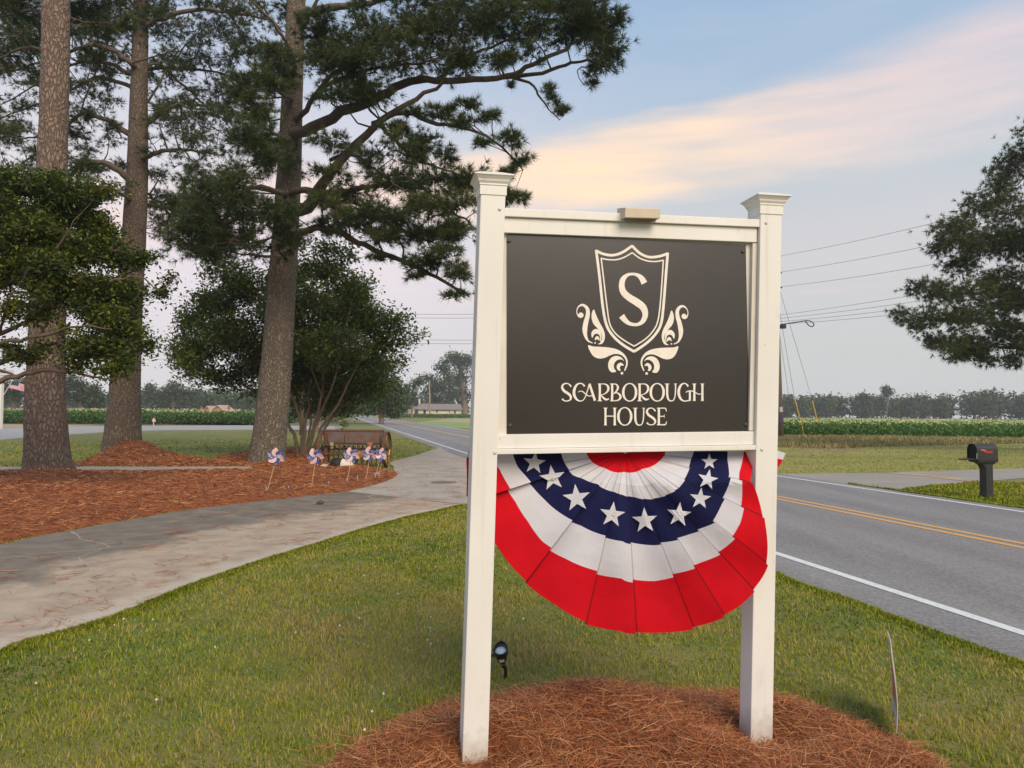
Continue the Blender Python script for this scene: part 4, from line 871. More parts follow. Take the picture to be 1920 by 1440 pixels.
# the big near pine with its long limbs over the sign
L3 = [([(567, 215), (600, 165), (640, 128), (675, 95), (705, 55)], 7, -2), ([(570, 245), (640, 212), (700, 188), (750, 160), (800, 150), (870, 152), (950, 143), (1000, 120), (1060, 92), (1115, 60)], 12, -4),
      ([(940, 145), (1000, 140), (1060, 122), (1100, 115), (1135, 125), (1160, 140)], 5, -3.4), ([(573, 390), (595, 355), (640, 300), (700, 238), (760, 198), (835, 152)], 15, -3), ([(1120, 120), (1085, 130), (1095, 160)], 2, -3.5),
      ([(700, 232), (760, 212), (820, 232), (880, 243), (940, 275), (980, 318)], 6, -4), ([(960, 145), (1000, 160), (1020, 195), (1050, 225)], 3.5, -3.4), ([(715, 235), (740, 262), (785, 300), (825, 315), (870, 330)], 5, -3),
      ([(570, 358), (640, 360), (700, 348), (780, 352), (830, 385), (885, 425)], 8, -4), ([(560, 435), (610, 428), (655, 447), (720, 475), (790, 505), (845, 535), (880, 555)], 9, -4),
      ([(575, 22), (620, 15), (680, 8), (760, -10), (860, -30)], 11, -2), ([(800, 5), (850, 18), (920, 20), (980, 0)], 4, -4), ([(820, 150), (870, 110), (940, 80), (1010, 40)], 5, -4.5), ([(640, 360), (690, 400), (770, 440), (850, 470)], 5, -3),
      ([(620, 300), (660, 290), (720, 330), (760, 360)], 4, -4), ([(535, 180), (500, 160), (460, 165), (430, 150)], 5, -3.5), ([(530, 260), (495, 240), (460, 250), (430, 270)], 5, -4), ([(522, 360), (480, 350), (430, 370), (380, 395)], 7, -4),
      ([(520, 405), (470, 400), (400, 430), (345, 460)], 7, -3.5), ([(515, 480), (480, 480), (430, 470)], 4, -2), ([(548, 100), (510, 40), (450, -20)], 6, -3), ([(560, 60), (620, -40), (700, -120)], 6, 1), ([(560, 20), (540, -100), (600, -220)], 8, 1),
      ([(600, 165), (690, 130), (780, 120), (860, 100)], 5, -4)]
P3 = [(1130, 92, 45, 50, 95, -4), (1095, 40, 65, 40, 105, -4), (1160, 30, 25, 35, 35, -4), (1010, 35, 60, 40, 90, -4), (1060, 65, 45, 30, 50, -3.5), (930, 30, 60, 38, 85, -4), (860, 55, 60, 40, 85, -3.5), (790, 60, 60, 48, 95, -3), (860, 110, 60, 26, 55, -3.5), (705, 62, 60, 52, 100, -3), (650, 105, 60, 45, 90, -3), (745, 118, 60, 36, 75, -3), (610, 70, 45, 40, 55, -2.5), (930, 105, 50, 26, 40, -4), (1000, 105, 35, 22, 22, -4), (1100, 10, 90, 35, 90, -4), (960, -10, 110, 35, 110, -3), (820, -10, 100, 35, 100, -3),
      (1040, 180, 18, 26, 16, -3.5), (1055, 212, 16, 16, 16, -3.5), (1025, 165, 16, 14, 10, -3.5), (1105, 155, 16, 12, 10, -3.5), (1120, 130, 30, 14, 22, -3.5), (958, 163, 10, 12, 7, -3), (835, 205, 30, 12, 14, -4), (880, 200, 32, 16, 24, -4), (925, 212, 32, 14, 26, -4), (870, 228, 40, 16, 30, -4), (955, 258, 34, 20, 38, -4), (975, 300, 24, 22, 26, -4), (950, 325, 26, 14, 22, -4), (905, 268, 34, 14, 18, -4), (820, 215, 36, 18, 30, -3.5), (770, 205, 30, 16, 22, -3.5), (740, 245, 48, 22, 42, -3), (790, 280, 38, 22, 34, -3), (835, 290, 34, 20, 30, -3), (700, 175, 60, 30, 55, -3), (640, 190, 50, 30, 40, -3), (690, 290, 38, 26, 34, -3),
      (880, 330, 55, 24, 60, -3.5), (815, 335, 60, 26, 64, -3.5), (750, 335, 50, 26, 44, -3), (640, 270, 36, 26, 24, -2), (600, 320, 32, 22, 18, -2), (640, 330, 40, 22, 26, -3), (965, 368, 34, 22, 44, -4), (920, 370, 45, 25, 45, -4), (860, 385, 55, 28, 66, -4), (795, 390, 60, 32, 84, -4), (735, 400, 55, 30, 74, -3.5), (690, 390, 55, 32, 74, -3.5), (640, 400, 50, 30, 60, -3), (600, 370, 36, 24, 32, -2.5), (855, 435, 44, 24, 40, -4), (800, 440, 50, 20, 40, -3.5), (745, 440, 60, 24, 56, -3.5), (700, 440, 50, 24, 44, -3), (800, 492, 62, 20, 62, -3.5), (860, 515, 30, 28, 44, -4), (850, 550, 30, 12, 18, -4), (770, 515, 26, 12, 14, -3.5), (720, 485, 30, 14, 16, -3), (830, 470, 50, 20, 34, -4),
      (450, 160, 45, 36, 62, -3.5), (480, 205, 46, 40, 76, -3.5), (505, 150, 36, 40, 50, -2.5), (460, 260, 48, 42, 84, -4), (500, 300, 42, 38, 66, -3.5), (440, 330, 46, 26, 50, -4), (400, 360, 48, 30, 60, -4), (450, 375, 56, 36, 86, -4), (500, 390, 46, 30, 60, -3), (545, 400, 36, 26, 36, -3), (370, 400, 46, 34, 66, -4), (345, 445, 46, 30, 60, -3.5), (420, 440, 66, 36, 96, -3.5), (480, 435, 46, 34, 56, -3), (385, 478, 56, 20, 50, -3.5), (540, 445, 40, 20, 30, -2.5), (520, 100, 44, 36, 44, -2), (545, 30, 60, 40, 44, 2), (620, -60, 90, 50, 90, 0), (700, -60, 90, 50, 90, 0), (500, -60, 90, 60, 70, 0), (560, -150, 130, 60, 120, 0), (640, -220, 110, 60, 90, 0), (545, 330, 34, 26, 24, 2), (600, 130, 40, 26, 30, 2)]
P3 += rpads(590, 960, -30, 130, 30, 46, 26, 34, (-4, 0), 1) + rpads(960, 1130, -10, 70, 8, 40, 24, 34, (-4, -2), 2) + rpads(590, 700, 120, 200, 8, 36, 24, 22, (-3, -1), 6) + rpads(600, 870, 260, 450, 26, 46, 22, 26, (-4, -1), 3) + rpads(340, 540, 330, 480, 18, 46, 26, 30, (-3, 1), 4) + rpads(440, 540, 100, 320, 16, 40, 28, 30, (-3, 1), 5)
tree('pine_tree', 'tall pine nearest the sign, its long limbs reaching over the left sign post', 'pine tree', 23.73, [(500, 877, 40), (501, 858, 34), (506, 810, 31), (517, 700, 29), (527, 560, 26), (536, 430, 24), (543, 300, 22), (549, 150, 19), (556, 0, 17), (558, -150, 13), (560, -300, 6)], L3, P3, NEED, [M_barkC, M_branch], 51, 'tall pines beside the driveway', leafmat=M_pine, dens=1.9)
L2 = [([(245, 120), (212, 95), (170, 86), (120, 102), (60, 122), (-20, 145)], 7, -2), ([(243, 138), (205, 120), (150, 118), (90, 145), (0, 195)], 6, 2), ([(243, 165), (190, 145), (140, 165), (80, 190), (0, 222)], 6, 3), ([(240, 250), (195, 222), (150, 215), (120, 245), (70, 290), (0, 330)], 7, 2), ([(238, 330), (205, 308), (165, 302), (140, 320), (118, 355)], 9, -1), ([(235, 370), (205, 352), (180, 360), (130, 400)], 5, -2),
      ([(275, 48), (310, 32), (370, 18), (430, 22), (500, 38), (535, 62)], 7, -1), ([(275, 130), (330, 128), (400, 135), (450, 152)], 6, 2), ([(275, 232), (310, 205), (350, 195), (410, 202), (450, 215)], 8, 2), ([(278, 292), (315, 282), (360, 283), (420, 292)], 7, -1), ([(275, 385), (320, 388), (365, 402), (400, 415)], 6, 2), ([(275, 365), (300, 380), (330, 420), (360, 440)], 5, 2), ([(272, 195), (310, 140), (350, 85), (385, 50)], 4, 1), ([(430, 25), (450, 60), (475, 105)], 3, 0), ([(300, 120), (350, 165), (390, 200), (440, 230)], 4, 2), ([(262, 20), (300, -60), (380, -120)], 6, 0), ([(262, 20), (200, -40), (120, -60)], 6, 0), ([(262, -60), (320, -140), (360, -200)], 5, 0), ([(262, -60), (190, -140), (140, -200)], 5, 0), ([(205, 70), (190, 110), (160, 180), (150, 230)], 3, 1), ([(340, 200), (340, 240), (345, 285)], 3, 1)]
P2 = [(40, 60, 70, 40, 60, 2), (140, 40, 60, 36, 55, 1), (200, 30, 50, 36, 46, 0), (60, 200, 50, 26, 30, 2), (30, 250, 50, 26, 34, 2), (180, 190, 36, 22, 22, 1), (160, 260, 30, 22, 20, 2), (40, 320, 60, 26, 40, 2), (170, 280, 30, 20, 18, 1), (320, 60, 50, 30, 46, 1), (380, 60, 50, 26, 40, 1), (310, 100, 46, 26, 40, -1), (370, 105, 50, 24, 40, 1), (420, 170, 40, 24, 34, 2), (320, 150, 36, 20, 20, 1), (330, 240, 40, 22, 36, 1), (380, 240, 40, 22, 34, 2), (350, 310, 46, 24, 46, 1), (300, 330, 36, 22, 26, 1), (400, 330, 40, 22, 32, 2), (330, 370, 50, 24, 46, 2), (300, 430, 40, 28, 40, 2), (420, 20, 50, 22, 30, 0), (490, 20, 40, 22, 24, 0), (480, 80, 36, 24, 18, 0), (210, 130, 30, 16, 14, 0), (200, 240, 20, 26, 16, 1), (190, 320, 30, 16, 14, 0), (190, 370, 34, 20, 22, -1), (290, 20, 40, 30, 34, 1), (320, -60, 100, 40, 110, 0), (180, -60, 110, 40, 110, 0), (260, -150, 110, 50, 120, 0), (300, 480, 30, 20, 16, 2)]
P2 += rpads(-20, 240, 30, 360, 34, 40, 20, 16, (-1, 3), 7) + rpads(280, 460, -10, 440, 34, 40, 20, 18, (-1, 3), 8) + rpads(-20, 460, -40, 60, 20, 46, 24, 26, (-1, 3), 9)
tree('pine_tree', 'middle one of the three tall pines, standing on its own straw mound behind the sidewalk', 'pine tree', 30.0, [(229, 850, 40), (229, 838, 35), (232, 780, 30), (236, 700, 26), (243, 560, 23), (252, 430, 21), (257, 330, 19), (260, 200, 16), (263, 60, 14), (264, -80, 10), (265, -230, 4)], L2, P2, ('needle', 16, .24, .018), [M_barkB, M_branch], 52, 'tall pines beside the driveway', auto=(.3, .75, 15, .85), leafmat=M_pine, dens=1.7)
L1 = [([(108, 40), (60, 20), (0, 30), (-60, 40)], 6, 2), ([(82, 95), (40, 90), (0, 110), (-60, 130)], 5, 2), ([(112, -20), (160, -50), (220, -40)], 6, 1), ([(110, -80), (60, -130), (0, -140)], 6, 0), ([(112, -80), (170, -140), (240, -150)], 6, 0), ([(106, 60), (160, 40), (210, 55)], 4, 3), ([(84, 250), (40, 260), (-10, 250)], 4, 3)]
P1 = [(30, 20, 70, 36, 90, 2), (60, 60, 50, 26, 40, 3), (0, 100, 60, 30, 50, 3), (150, 10, 50, 26, 40, 2), (200, 10, 50, 30, 44, 2), (-10, 180, 60, 26, 30, 4), (40, 130, 40, 18, 20, 3), (-40, 50, 60, 50, 60, 2), (100, -90, 120, 50, 140, 0), (60, -160, 110, 50, 110, 0), (180, -150, 90, 50, 90, 0), (160, 90, 30, 22, 16, 3)]
P1 += rpads(-40, 240, -30, 90, 12, 44, 24, 26, (0, 4), 10) + rpads(-60, 60, 90, 330, 10, 40, 22, 20, (2, 5), 11)
tree('pine_tree', 'leftmost tall pine with reddish plated bark, rooted in the straw bed by the sidewalk', 'pine tree', 19.9, [(90, 892, 56), (90, 876, 43), (88, 840, 38), (85, 760, 34), (86, 690, 32), (90, 560, 30), (94, 400, 27), (100, 250, 25), (104, 100, 24), (105, 0, 24), (108, -150, 19), (112, -320, 8)], L1, P1, ('needle', 20, .22, .015), [M_barkA, M_branch], 53, 'tall pines beside the driveway', auto=(.4, .6, 14, .7), leafmat=M_pine, dens=1.6)
# pine on the right, trunk outside the picture
P4 = [(1902, 318, 26, 40, 60, 0), (1880, 352, 36, 30, 60, -1), (1935, 300, 40, 50, 80, 0), (1850, 385, 36, 20, 46, -1), (1900, 400, 50, 36, 90, -2), (1795, 428, 40, 20, 56, -1), (1775, 458, 26, 20, 34, -1), (1830, 450, 46, 26, 74, -2), (1880, 455, 50, 24, 64, -1), (1815, 488, 34, 10, 26, -1), (1930, 450, 40, 60, 90, 0), (1735, 540, 28, 12, 28, -1), (1775, 548, 40, 22, 60, -2), (1830, 545, 50, 22, 76, -2), (1905, 520, 50, 24, 60, -1), (1900, 570, 56, 24, 80, -1), (1702, 590, 24, 14, 26, -1), (1745, 600, 44, 22, 66, -2), (1810, 600, 56, 22, 84, -2), (1880, 610, 44, 20, 56, -1), (1790, 640, 40, 20, 52, -2), (1850, 645, 44, 20, 56, -1), (1910, 640, 46, 26, 60, -1), (1815, 668, 26, 14, 24, -1), (1862, 675, 34, 12, 28, -1), (1910, 680, 34, 14, 28, -1), (1760, 640, 26, 10, 18, -1)]
P4 = [(a-14, b, c*1.15, d*1.4, n, e_) for a, b, c, d, n, e_ in P4] + rpads(1800, 1960, 400, 670, 16, 44, 26, 40, (-2, 1), 21); r4 = random.Random(4)
for k in range(44):
    yy_ = r4.uniform(200, 690); xx_ = r4.uniform(1960, 2110+(yy_-200)*.35); P4.append((xx_, yy_, 48, 30, 54, r4.uniform(-4, 3)))
L4 = [([(2050, 440), (1990, 440), (1900, 440), (1800, 450)], 8, -1), ([(2050, 580), (1980, 560), (1880, 555), (1760, 548)], 9, -1), ([(2048, 640), (1980, 630), (1880, 610), (1730, 596)], 9, -1), ([(2045, 690), (1960, 660), (1880, 650), (1800, 645)], 8, -1), ([(2050, 380), (1990, 370), (1920, 330), (1900, 300)], 7, -1), ([(2055, 500), (1990, 500), (1920, 500)], 7, -1), ([(2050, 420), (2120, 380), (2180, 360)], 7, 0), ([(2050, 560), (2130, 540), (2220, 520)], 8, 0), ([(2048, 650), (2130, 640), (2240, 620)], 8, 0), ([(2050, 640), (2000, 660), (1930, 690)], 7, -3)]
tree('pine_tree', 'dense pine across the road at the right edge, clumped crown hanging above the mailbox', 'pine tree', 34, [(2040, 840, 24), (2042, 780, 19), (2045, 640, 16), (2050, 450, 12), (2052, 300, 8), (2054, 180, 3)], L4, P4, ('needle', 18, .26, .024), [M_barkB, M_branch], 54, leafmat=M_pine, dens=2.8)

# broadleaf tree reaching in from the left
LF = [([(-300, 700), (-180, 745), (-60, 745), (0, 716), (60, 697), (110, 694), (150, 702), (203, 713)], 9, 0), ([(-300, 660), (-150, 700), (0, 682), (60, 655), (110, 642), (165, 632), (225, 602)], 8, 1), ([(-300, 640), (-120, 660), (0, 625), (60, 600), (130, 560), (205, 528), (270, 500)], 7, 1), ([(-60, 660), (20, 640), (90, 625), (150, 612), (210, 618)], 5, -.6), ([(-300, 560), (-150, 560), (-40, 520), (20, 470), (65, 410), (85, 350)], 9, .5), ([(-40, 545), (40, 520), (110, 460), (150, 400)], 5, -.5), ([(0, 625), (10, 580), (30, 540), (60, 500)], 3, -.6), ([(60, 655), (90, 600), (110, 560), (150, 520)], 3, 0), ([(110, 642), (160, 660), (220, 660), (275, 650)], 3, .2), ([(205, 528), (260, 520), (300, 545), (330, 520)], 2.5, .3), ([(-300, 500), (-200, 400), (-80, 340), (0, 330)], 8, 0), ([(-20, 690), (20, 700), (60, 720)], 4, 0)]
PF = [(40, 345, 60, 26, 80, 0), (105, 350, 40, 22, 44, 0), (0, 330, 50, 22, 50, 0), (20, 400, 70, 34, 110, 0), (110, 400, 60, 34, 100, .3), (180, 440, 46, 26, 66, .5), (50, 460, 70, 36, 120, 0), (140, 470, 66, 36, 120, .2), (215, 480, 50, 28, 74, .5), (268, 492, 34, 16, 30, .6), (40, 520, 60, 30, 74, 0), (120, 530, 66, 30, 100, 0), (190, 540, 60, 34, 100, .4), (250, 545, 40, 26, 52, .5), (300, 548, 22, 12, 14, .5), (320, 520, 20, 8, 8, .5), (200, 600, 50, 28, 70, .3), (240, 620, 34, 20, 34, .3), (275, 650, 24, 12, 20, .3), (222, 655, 40, 22, 44, .3), (160, 660, 40, 16, 30, 0), (200, 692, 36, 16, 36, 0), (235, 685, 20, 12, 14, .2), (20, 580, 50, 14, 20, -.3), (90, 590, 50, 14, 22, 0), (140, 620, 40, 12, 16, 0), (30, 645, 30, 10, 8, 0), (-60, 400, 80, 60, 120, 0), (-80, 520, 90, 60, 120, 0), (-160, 450, 90, 70, 120, 0), (-150, 600, 90, 50, 90, 0), (-240, 520, 100, 70, 120, 0), (-360, 520, 100, 90, 160, 0), (-420, 620, 90, 60, 100, 0), (150, 690, 36, 8, 14, 0), (160, 400, 30, 20, 22, .5)]
PF += rpads(-20, 200, 350, 560, 22, 50, 30, 60, (-.4, .6), 12) + rpads(130, 250, 540, 690, 12, 42, 22, 36, (-.2, .6), 13) + rpads(0, 130, 560, 700, 6, 40, 14, 14, (-.2, .4), 14)
tree('broadleaf_tree', 'leafy broadleaf tree reaching in from the left edge in front of the leftmost pine', 'tree', 13.5, [(-330, 940, 26), (-330, 860, 20), (-322, 760, 17), (-310, 640, 14), (-300, 500, 9), (-300, 400, 4)], LF, PF, ('leaf', 10, .085, .08), [M_stem, M_branch], 55, leafmat=M_leafA, dens=2.2)
# crape myrtle behind the near pine
LC = [([(572, 868), (588, 800), (603, 740), (606, 650), (609, 570), (615, 500)], 4.32, 0), ([(576, 868), (604, 805), (640, 745), (662, 700), (700, 640)], 3.96, -1), ([(568, 868), (572, 800), (580, 720), (560, 640), (545, 560)], 3.6, 1), ([(562, 868), (545, 800), (505, 755), (460, 722), (425, 670), (390, 620)], 3.96, 0), ([(580, 868), (600, 820), (625, 780), (655, 752), (690, 720)], 3.6, 1), ([(570, 868), (560, 780), (520, 700), (480, 640), (450, 570)], 3.24, -1), ([(566, 868), (584, 790), (560, 740), (530, 660), (510, 560)], 2.88, 1.5), ([(590, 800), (625, 720), (640, 640), (660, 560)], 2.88, -1.5), ([(603, 740), (585, 690), (590, 640), (580, 560)], 2.16, -2), ([(690, 660), (740, 640), (775, 632), (812, 628)], 1.44, 0)]
PC = [(600, 505, 66, 30, 150, 0), (535, 520, 56, 40, 170, 0), (660, 545, 54, 36, 150, 0), (465, 545, 56, 42, 180, 0), (405, 575, 54, 38, 150, 0), (360, 605, 36, 32, 80, 0), (378, 655, 50, 30, 110, 0), (440, 630, 66, 50, 240, -1), (530, 600, 70, 56, 280, 0), (620, 600, 70, 56, 280, 0), (690, 600, 46, 40, 150, 0), (715, 645, 46, 26, 90, 0), (665, 680, 66, 46, 240, 0), (570, 690, 66, 46, 230, 1), (432, 705, 50, 26, 90, 0), (500, 680, 60, 46, 200, 0), (610, 468, 56, 18, 50, 0), (650, 480, 30, 14, 22, 0), (400, 700, 40, 16, 30, 0), (735, 610, 36, 22, 50, 0), (765, 640, 30, 12, 18, 0), (790, 628, 18, 7, 8, 0), (750, 600, 26, 12, 12, 0), (480, 738, 34, 16, 26, 0), (640, 740, 60, 26, 80, 1.5), (700, 720, 46, 26, 80, 1), (340, 640, 24, 16, 16, 0), (420, 500, 50, 26, 60, 0), (740, 680, 30, 20, 26, 0), (560, 560, 80, 50, 200, -2), (620, 650, 80, 50, 180, -2.2)]
PC += rpads(600, 700, 690, 770, 8, 44, 22, 60, (.5, 2.5), 15) + rpads(470, 560, 640, 740, 8, 44, 26, 60, (0, 2), 16) + rpads(330, 700, 520, 700, 20, 46, 28, 60, (-2, 2), 17)
tree('crape_myrtle', 'wide many-stemmed crape myrtle with tan stems behind the pine nearest the sign', 'tree', 27.5, [(570, 868, 10), (570, 850, 9), (571, 835, 7)], LC, PC, ('leaf', 8, .15, .16), [M_stem, M_stem, M_branch], 56, leafmat=M_leafB, dens=1.9)
# roadside and far trees: each with its own crown
def fartree(name, label, Y, bx, by, hw, pads, seed, leafsz, n=7, group=None, limbs=None, cat='tree', m=None):
    cy = min(p[1] for p in pads); cyc = sum(p[1] for p in pads)/len(pads); mx = sum(p[0] for p in pads)/len(pads)
    if limbs is None: limbs = [([(bx, by-(by-cyc)*.35), ((bx+p[0])/2, (by+p[1])/2-5), (p[0], p[1])], hw*.55, 0) for p in pads[:4]]
    return tree(name, label, cat, Y, [(bx, by, hw*1.25), (bx, by-(by-cyc)*.3, hw), ((bx+mx)/2, cyc, hw*.7), (mx, cy, hw*.2)], limbs, pads, ('leaf', n, leafsz, leafsz*.8), [M_farbark, M_farbark], seed, group, leafmat=m or M_leafF, sides=8, limb_sides=5, dens=1.5)
GR = 'trees along the far roadside'
fartree('broadleaf_tree', 'dark green tree at the road edge just behind the crape myrtle', 60, 594, 812, 4, [(600, 745, 46, 30, 150, 0), (640, 730, 44, 34, 160, 0), (680, 715, 40, 34, 140, 0), (560, 750, 30, 24, 60, 0), (655, 765, 40, 16, 70, 0), (610, 710, 50, 24, 110, 0), (690, 680, 40, 30, 110, 0), (625, 768, 50, 14, 90, 0), (570, 772, 40, 13, 70, 0), (540, 745, 40, 24, 80, 0)], 61, .30, 7, GR)
fartree('broadleaf_tree', 'broad shady tree closest to the bend, left of the white house', 98, 715, 797, 4, [(700, 735, 36, 34, 180, 0), (730, 720, 22, 26, 90, 0), (735, 750, 26, 26, 130, 0), (690, 765, 50, 14, 130, 0), (660, 760, 36, 18, 90, 0), (735, 772, 26, 9, 60, 0), (705, 700, 24, 20, 80, 0), (745, 738, 16, 16, 50, 0), (722, 690, 20, 14, 40, 0)], 62, .42, 8, GR)
fartree('broadleaf_tree', 'slender open tree between the shady tree and the white house', 180, 772, 786, 2, [(765, 730, 10, 14, 40, 0), (780, 718, 12, 10, 40, 0), (778, 738, 12, 12, 34, 0), (768, 750, 12, 10, 30, 0), (790, 712, 9, 8, 20, 0)], 63, .6, 7, GR)
fartree('oak_tree', 'largest spreading oak behind the white house beside the left sign post', 285, 872, 783, 5.5, [(830, 690, 18, 16, 80, 0), (850, 675, 20, 16, 90, 0), (875, 680, 26, 20, 120, 0), (840, 715, 22, 18, 100, 0), (865, 710, 24, 20, 110, 0), (820, 725, 16, 14, 60, 0), (835, 740, 20, 12, 60, 0), (860, 740, 24, 12, 80, 0), (905, 700, 30, 30, 120, 0), (900, 740, 30, 16, 80, 0)], 64, 1.0, 7, GR)
fartree('oak_tree', 'rounded oak behind the left end of the white house roof', 290, 812, 781, 4, [(805, 712, 14, 12, 50, 0), (815, 730, 16, 14, 60, 0), (800, 738, 12, 12, 40, 0), (818, 752, 18, 9, 50, 0)], 65, 1.0, 7, GR)
fartree('broadleaf_tree', 'low dark tree over the parked cars at the bend', 215, 745, 783, 3, [(745, 755, 18, 12, 60, 0), (755, 765, 16, 8, 50, 0), (735, 765, 16, 8, 50, 0), (760, 748, 10, 10, 30, 0)], 66, .7, 7, GR)
GL = 'trees beyond the left tobacco field'
for i, (bx, pads, lb) in enumerate([
    (25, [(20, 735, 30, 26, 120, 0), (-20, 725, 40, 34, 140, 0), (40, 725, 20, 20, 70, 0)], 'dark far tree behind the small flag at the left edge'),
    (120, [(120, 730, 16, 26, 90, 0), (135, 715, 12, 14, 40, 0), (105, 745, 16, 18, 60, 0)], 'narrow far tree just right of the leftmost pine trunk'),
    (152, [(152, 722, 11, 12, 40, 0), (150, 742, 16, 16, 70, 0)], 'far tree with a pointed gap-toothed top between the left and middle pine'),
    (178, [(176, 730, 12, 12, 44, 0), (182, 748, 18, 14, 70, 0), (170, 750, 12, 12, 40, 0)], 'sloping far tree just left of the middle pine trunk')]):
    fartree('broadleaf_tree', lb, 160, bx, 789, 2.5, pads, 70+i, .7, 7, GL)
for i, (bx, pads, lb) in enumerate([
    (280, [(280, 730, 9, 9, 34, 0), (280, 748, 16, 14, 70, 0)], 'far tree with a small round knob top right of the middle pine'),
    (324, [(324, 726, 14, 9, 44, 0), (318, 742, 18, 14, 70, 0), (335, 740, 14, 14, 60, 0)], 'tallest rounded far tree behind the left tobacco field'),
    (355, [(355, 740, 16, 11, 60, 0), (350, 755, 16, 11, 50, 0)], 'lighter green far tree left of the red roofs'),
    (300, [(300, 742, 14, 12, 50, 0), (302, 757, 16, 10, 50, 0)], 'far tree filling the gap below the knob-topped one'),
    (392, [(390, 750, 16, 9, 40, 0), (385, 760, 14, 8, 36, 0)], 'greyish far tree right behind the red roofs'),
    (440, [(440, 752, 22, 10, 60, 0), (425, 760, 18, 8, 40, 0)], 'far tree partly covered by the crape myrtle leaves')]):
    fartree('broadleaf_tree', lb, 235, bx, 784, 2, pads, 80+i, 1.0, 7, GL)
fartree('pine_tree', 'single taller tree standing above the far forest edge', 318, 1663, 783, .8, [(1663, 731, 7, 5, 34, 0), (1668, 737, 6, 4, 20, 0), (1659, 738, 5, 4, 16, 0)], 90, 1.1, 7, None, [([(1663, 760), (1664, 745), (1663, 733)], 1.2, 0)])
# woods: masses nobody could count
def woodland(name, label, x0, x1, y0, y1, h0, h1, ntree, leafsz, seed):
    r_ = np.random.default_rng(seed); cx = np.sort(r_.uniform(x0, x1, ntree)); cy = r_.uniform(y0, y1, ntree); hh = r_.uniform(h0, h1, ntree)*(1+.10*np.sin(cx*.05)); Vs = []; P = []; T = []
    A, B = [], []
    for i in range(ntree):
        k = 85; w_ = hh[i]*r_.uniform(.16, .26); q = unit(r_.normal(0, 1, (k, 3)))*(r_.uniform(.5, 1, (k, 1)))*[w_*1.2, w_, hh[i]*.5]; q[:, 2] += hh[i]*.5; P.append(q+[cx[i], cy[i], 0]); T.append(np.full(k, r_.uniform(.15, .85))); A.append((cx[i], cy[i], 0)); B.append((cx[i]+r_.normal(0, .3), cy[i], hh[i]*.8))
    V, F, TT = leaves(np.concatenate(P), 3, leafsz, leafsz*.5, r_, np.concatenate(T)); V2, F2 = sticks(A, B, .22, .1)
    o = rawmesh(name, np.concatenate([V, V2]), np.concatenate([F, F2+len(V)]), [M_leafF, M_farbark], tint=np.concatenate([TT, np.zeros(len(V2))])); mi = np.zeros(len(F)+len(F2), np.int32); mi[len(F):] = 1; o.data.polygons.foreach_set('material_index', mi)
    return prop(o, label, 'woods', None, 'stuff')
woodland('far_woods', 'long hazy edge of forest beyond the fields on the right', 180, 400*.66+40, 288, 325, 10.5, 13, 150, 1.4, 91)
woodland('far_woods', 'lower, paler part of the far forest edge nearest the utility pole', 85, 190, 318, 350, 8.5, 10.5, 130, 1.5, 92)
woodland('far_woods', 'far woods hidden mostly behind the sign', -75, 88, 340, 370, 8, 10, 45, 2.4, 93)
woodland('far_woods', 'dark far woods behind the left tobacco field', -262, -80, 262, 300, 7.5, 10, 120, 1.6, 94)
woodland('unseen_woods', 'unseen woods added behind the viewer to darken the sign panel reflection', -70, 75, -75, -52, 5.5, 8, 45, 1.5, 99)  # out of view, added so the lower panel reflects dark; height set for that
# young tree and low bush on the left lawn
tree('young_tree', 'young tree with drooping leaves and a pale wrapped trunk on the lawn near the road', 'tree', 52, [(645, 817, 2.2), (645, 806, 1.8), (642, 792, 1)], [([(644, 800), (630, 790), (612, 788)], 1, 0), ([(643, 798), (650, 792), (655, 800)], 1, 0)], [(630, 788, 22, 9, 34, 0), (645, 800, 11, 10, 26, 0), (615, 784, 14, 7, 14, 0), (640, 806, 8, 5, 10, 0)], ('leaf', 6, .16, .14), [mat('pale_trunk_wrap', (.5, .45, .38)), M_branch], 95, leafmat=M_leafB, sides=8)

